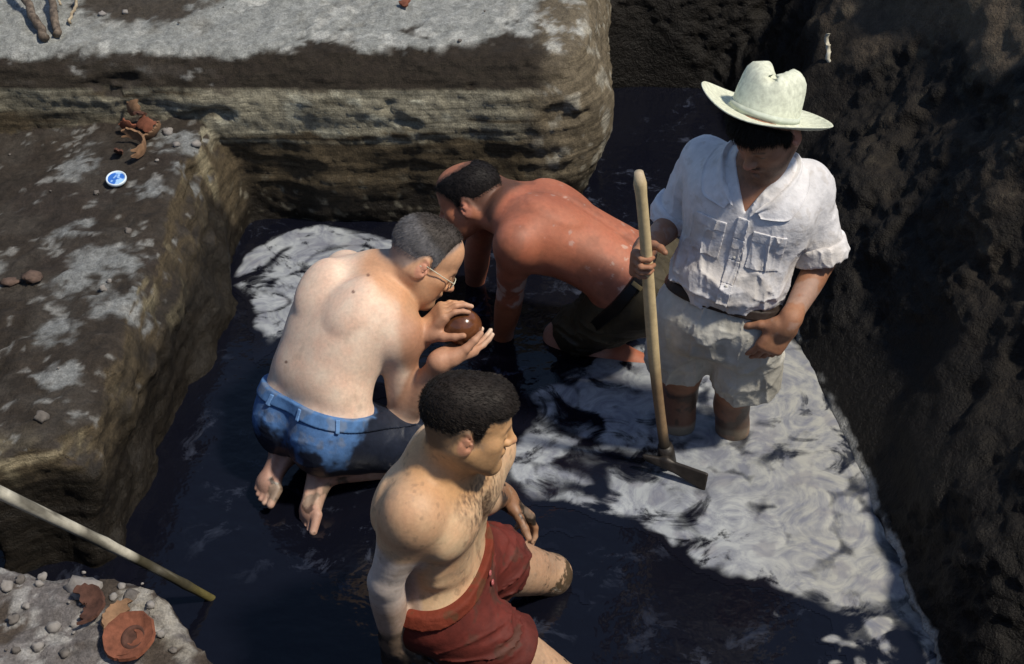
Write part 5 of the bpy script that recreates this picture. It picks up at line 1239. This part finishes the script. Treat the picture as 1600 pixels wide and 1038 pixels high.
for px, py, dz, up, fwd, R, a, lat, sd, mt, lb in (
    (218, 234, .030, (.1, -.2, .95), (0, -1, 0), .085, (2.3, 4.2 + .6), (-.2, .35), 1, clay_tan, 'long curved tan rim sherd propped in front of the sherd pile on the ledge'),
    (199, 206, .020, (-.6, -.3, .5), (.2, -1, .3), .06, (0, 1.3), (-.4, .6), 2, clay, 'small red potsherd at the foot of the sherd pile beside the rim sherd'),
    (211, 190, .055, (.2, -.6, .6), (.3, -.8, .5), .06, (0, 1.2), (-.5, .5), 3, clay_tan, 'pale tan potsherd leaning on top of the sherd pile'),
    (229, 205, .030, (.6, -.4, .5), (.5, -.8, .3), .07, (0, 1.1), (-.4, .4), 4, clay, 'red potsherd tilted on edge in the middle of the sherd pile'),
    (241, 214, .020, (.8, -.2, .6), (.8, .2, .1), .07, (0, 1.2), (-.35, .35), 5, clay_tan, 'brown potsherd lying at the outer end of the sherd pile'),
    (186, 243, .015, (-.9, -.1, .35), (.1, -1, .2), .07, (0, .9), (-.25, .25), 6, clay_dark, 'narrow dark potsherd standing on end beside the long rim sherd'),
    (222, 196, .050, (.7, -.3, .2), (0, -.6, .8), .06, (0, .9), (-.35, .35), 7, clay_dark, 'dark brown potsherd standing upright in the sherd pile')):
    tag(sherd('potsherd', P_(px, py, dz), V(*up), V(*fwd), R, .008, a[0], a[1], lat[0], lat[1], sd, mt), lb, 'potsherd', 'potsherds on the ledge')
tag(sherd('potsherd', P_(634, 8, .012), V(0, -.2, 1), V(0, -1, 0), .09, .009, 0, 1.2, 1.0, 1.5, 11, clay), 'single pinkish potsherd on the pale dry ground above the wall', 'potsherd')
tag(sherd('potsherd', P_(142, 952, .020, FV), V(.05, -.25, 1), V(.9, -.2, 0), .11, .008, .3, 3.9, -1.53, -1.02, 12, clay_dark), 'shallow saucer-like potsherd with pale rim lying on the gravelly block', 'potsherd', 'potsherds on the gravelly block')
tag(sherd('potsherd', P_(182, 968, .012, FV), V(.05, -.2, 1), V(.9, -.3, 0), .10, .008, 3.3, 5.9, -1.45, -1.0, 13, clay_tan), 'thin crescent potsherd tucked between the saucer-like sherd and the big red one', 'potsherd', 'potsherds on the gravelly block')
def big_sherd():
    c = P_(204, 1006, .022, FV); root = tag(empty('potsherd', tuple(c)), 'large red bowl base sherd with dark ring in its middle on the gravelly block', 'potsherd', 'potsherds on the gravelly block')
    up = V(.15, -.35, .95); f = V(.9, -.15, .1); s = sherd('bowl_wall', c, up, f, .16, .009, 0, 6.28, -1.57 + .10, -1.57 + .42, 14, clay, root, .10)
    M = head_frame(f, up); cc = c + M[2] * -.004 + M[1] * .012
    pts = [cc + (V(math.cos(a), math.sin(a), 0) @ M) * .026 for a in np.linspace(0, 6.283, 30)]; S = Shape(); S.chain(pts, [.0065] * 30, .003); S.ell(cc - M[2] * .004, M, (.026, .026, .006), .004)
    Vv, F = mesh_sdf(lambda P, *a: S(P, *a), *bounds(S), .0022); mesh_obj('base_ring', Vv, F, clay_dark, root)
big_sherd()

# lid
def lid():
    c = P_(183, 285, .006); prof = [(.001, .0), (.028, .0), (.033, .002), (.035, .008), (.0345, .014), (.032, .0155), (.030, .014), (.029, .0115), (.020, .0108), (.012, .012), (.001, .012)]
    Vv, F = lathe(prof, 36); n = EN[ground_px(183, 285)[1]]; M = head_frame(V(1, 0, 0), nrm(V(0, -.25, 1) )); root = tag(empty('jar_lid', tuple(c)), 'round pale blue lid with white rim lying on the earth ledge', 'lid')
    mesh_obj('rim', Vv @ M + c, F, M_plain('lid_rim', (.62, .72, .80), .4, .5, (30, .9, 1.1)), root)
    disc = Vv[:0]; d, f = lathe([(.001, .0128), (.012, .0128), (.020, .0118), (.0285, .0122)], 36); f = f[:-1]
    m, nt, b = mat_new('lid_print', .35); tc = nd(nt, 'ShaderNodeTexCoord'); n_ = noise_node(nt, 55, 2, .5); cr = nd(nt, 'ShaderNodeValToRGB'); cr.color_ramp.elements[0].position = .47; cr.color_ramp.elements[0].color = (.03, .13, .48, 1); cr.color_ramp.elements[1].position = .56; cr.color_ramp.elements[1].color = (.30, .50, .80, 1); nt.links.new(n_.outputs['Fac'], cr.inputs[0]); nt.links.new(cr.outputs[0], b.inputs['Base Color'])
    mesh_obj('face', d @ M + c, f, m, root)
lid()

# poles, sticks
def pole():
    tip = at_z(326, 934, .005); a = at_y(0, 768, 2.70); ax = nrm(a - tip); end = a + ax * .7
    ts = np.linspace(0, 1, 40); L = np.linalg.norm(end - tip)
    pts = [tip - ax * .06 + (end - tip + ax * .06) * t + V(0, 0, .008 * math.sin(t * 7)) for t in ts]; rad = [.0115 + .009 * t + (.002 if abs((t * 5) % 1 - .5) < .04 else 0) for t in ts]
    Vv, F = tube_mesh(pts, rad, 14); t = (Vv - tip) @ ax; n = fbm(Vv * [20, 20, 20], 4, 5); c = np.ones((len(Vv), 4)); c[:, :3] = np.array([.40, .38, .32]) * (1 + .2 * n)[:, None]
    blend(c, (.045, .04, .025), sstep(.36, .31, t + .03 * n)); blend(c, (.35, .33, .27), sstep(.12, .25, n) * sstep(.14, .17, t) * sstep(.26, .22, t)); blend(c, (.05, .045, .035), sstep(.25, .45, fbm(Vv * 14, 3, 8)) * .8); blend(c, (.10, .085, .03), sstep(.10, .04, t)); c[:, 3] = .6
    tag(mesh_obj('wooden_pole', Vv, F, M_attr('pole_wood', .6, .3, v1=(50, .8, 1.2), bumps=((90, .3, .003),)), None, c), 'weathered grey pole slanting down into the dark water', 'pole')
pole()
def stick(name, a, b, r0, r1, mat, lb, cat, grp=None, seed=0):
    rs = np.random.RandomState(seed); n = 14; k = rs.normal(0, .004, (n, 3)); k[0] = 0
    pts = [a + (b - a) * t + k[i] for i, t in enumerate(np.linspace(0, 1, n))]; Vv, F = tube_mesh(pts, [r0 + (r1 - r0) * t + .0012 * rs.rand() for t in np.linspace(0, 1, n)], 10)
    return tag(mesh_obj(name, Vv, F, mat), lb, cat, grp)
wd = wood('stick_dark', (.16, .125, .095), (.045, .034, .026)); wl_ = wood('stick_pale', (.40, .34, .24), (.18, .13, .08))
for (x0, y0), (x1, y1), h0, h1, r, mt, lb, sd in (((72, 66), (32, -12), .018, .06, .016, wd, 'thick dark stick lying at the edge of the damp patch', 1), ((90, 60), (84, -14), .018, .05, .015, wd, 'dark straight stick between the two other sticks on the dry ground', 2), ((110, 40), (128, -8), .012, .05, .006, wl_, 'thin pale twig resting on the damp patch', 3), ((96, 20), (96, -12), .04, .05, .004, wl_, 'very thin pale twig lying over the dark straight stick', 4)):
    a = P_(x0, y0, h0 * .8); b = P_(max(x1, 0), max(y1, 1), h1); b = b + (b - a) * .15
    stick('stick', a, b, r, r * .8, mt, lb, 'stick', 'sticks on the dry ground', sd)
pa, i_ = ground_px(1296, 90, RV); nn = RN[i_]
stick('wooden_peg', pa - CU * .02 + nn * .0, pa + CU * .085 + V(-.016, 0, 0) - CF * .03, .0085, .0075, wood('peg_wood', (.55, .53, .45), (.38, .35, .27)), 'short whitish peg stuck in the dark mud bank', 'peg', None, 9)

# loose stones
def rock(seed, r):
    rs = np.random.RandomState(seed); nu, nv = 10, 7; Vv = [V(0, 0, -1)]
    for j in range(1, nv):
        la = -math.pi / 2 + math.pi * j / nv; Vv += [V(math.cos(la) * math.cos(2 * math.pi * i / nu), math.cos(la) * math.sin(2 * math.pi * i / nu), math.sin(la)) for i in range(nu)]
    Vv.append(V(0, 0, 1)); Vv = np.array(Vv); Vv *= (1 + .40 * vnoise(Vv * 1.3 + seed * 7.7, seed) + .25 * vnoise(Vv * 3 + seed, seed + 1))[:, None]; Vv *= np.array([1, .8 + .3 * rs.rand(), .65 + .2 * rs.rand()]) * r
    F = [[0, 1 + (i + 1) % nu, 1 + i] for i in range(nu)]
    for j in range(nv - 2): F += [[1 + j * nu + i, 1 + j * nu + (i + 1) % nu, 1 + (j + 1) * nu + (i + 1) % nu, 1 + (j + 1) * nu + i] for i in range(nu)]
    n = len(Vv) - 1; F += [[n, 1 + (nv - 2) * nu + i, 1 + (nv - 2) * nu + (i + 1) % nu] for i in range(nu)]
    return Vv, F
st_m = [M_plain('stone_pale', (.22, .205, .195), .9, .2, (60, .75, 1.2), ((120, .4, .004),)), M_plain('stone_grey', (.12, .108, .10), .9, .2, (60, .7, 1.25), ((120, .4, .004),)), M_plain('stone_brown', (.10, .068, .055), .9, .2, (60, .7, 1.25), ((120, .4, .004),))]
def stone(px, py, r, k, parent, VV, seed, name='stone'):
    p, i = ground_px(px, py, VV); N_ = FN if VV is FV else EN
    if N_[i][2] < .6 or p[2] < .3 or np.linalg.norm(VV[i] - p) > .012: return
    Vv, F = rock(seed, r); o = mesh_obj(name, Vv + p - V(0, 0, r * .22), F, st_m[k], None); o.parent = parent; return o
rs = np.random.RandomState(4)
stone(133, 916, .040, 0, earth_front, FV, 500)
for px, py, r in ((65, 900, .014), (30, 905, .015), (10, 915, .02), (118, 975, .020), (85, 980, .02), (60, 912, .012), (205, 930, .022), (225, 960, .018), (177, 932, .013), (190, 915, .012), (235, 945, .014), (40, 945, .013), (20, 965, .016), (215, 985, .012), (250, 990, .013), (60, 1010, .016), (100, 1020, .015), (25, 1015, .014), (270, 1015, .012)): stone(px, py, r * .8, int(rs.rand() < .5), earth_front, FV, rs.randint(999))
for _ in range(10):
    stone(rs.randint(0, 250), rs.randint(890, 1034), .003 + .005 * rs.rand() ** 2, int(rs.rand() < .6), earth_front, FV, rs.randint(999))
for px, py, r, k in ((262, 204, .018, 0), (276, 225, .013, 0), (306, 224, .016, 0), (245, 250, .006, 0), (160, 138, .014, 0), (200, 360, .012, 1), (285, 173, .012, 0), (15, 190, .010, 0), (93, 170, .009, 0), (160, 450, .012, 0), (170, 438, .010, 0), (150, 300, .010, 1), (64, 650, .018, 1), (160, 20, .014, 0), (195, 18, .013, 0)): stone(px, py, r, k, earth_back, EV, rs.randint(999))
for _ in range(4):
    stone(rs.randint(230, 820), rs.randint(4, 75), .003 + .006 * rs.rand() ** 3, 1, earth_back, EV, rs.randint(999))
for _ in range(4): stone(rs.randint(5, 280), rs.randint(200, 680), .003 + .007 * rs.rand() ** 2, int(rs.rand() < .5), earth_back, EV, rs.randint(999))
for px, py, r, lb in ((50, 433, .028, 'reddish flat stone beside a dark stone on the earth ledge'), (14, 442, .026, 'dark grey-brown stone beside the reddish flat stone on the ledge')):
    p, i = ground_px(px, py); Vv, F = rock(px + 3, r); Vv = Vv * [1.15, 1.0, .55]; tag(mesh_obj('flat_stone', Vv + p + V(0, 0, .004), F, st_m[2]), lb, 'stone')
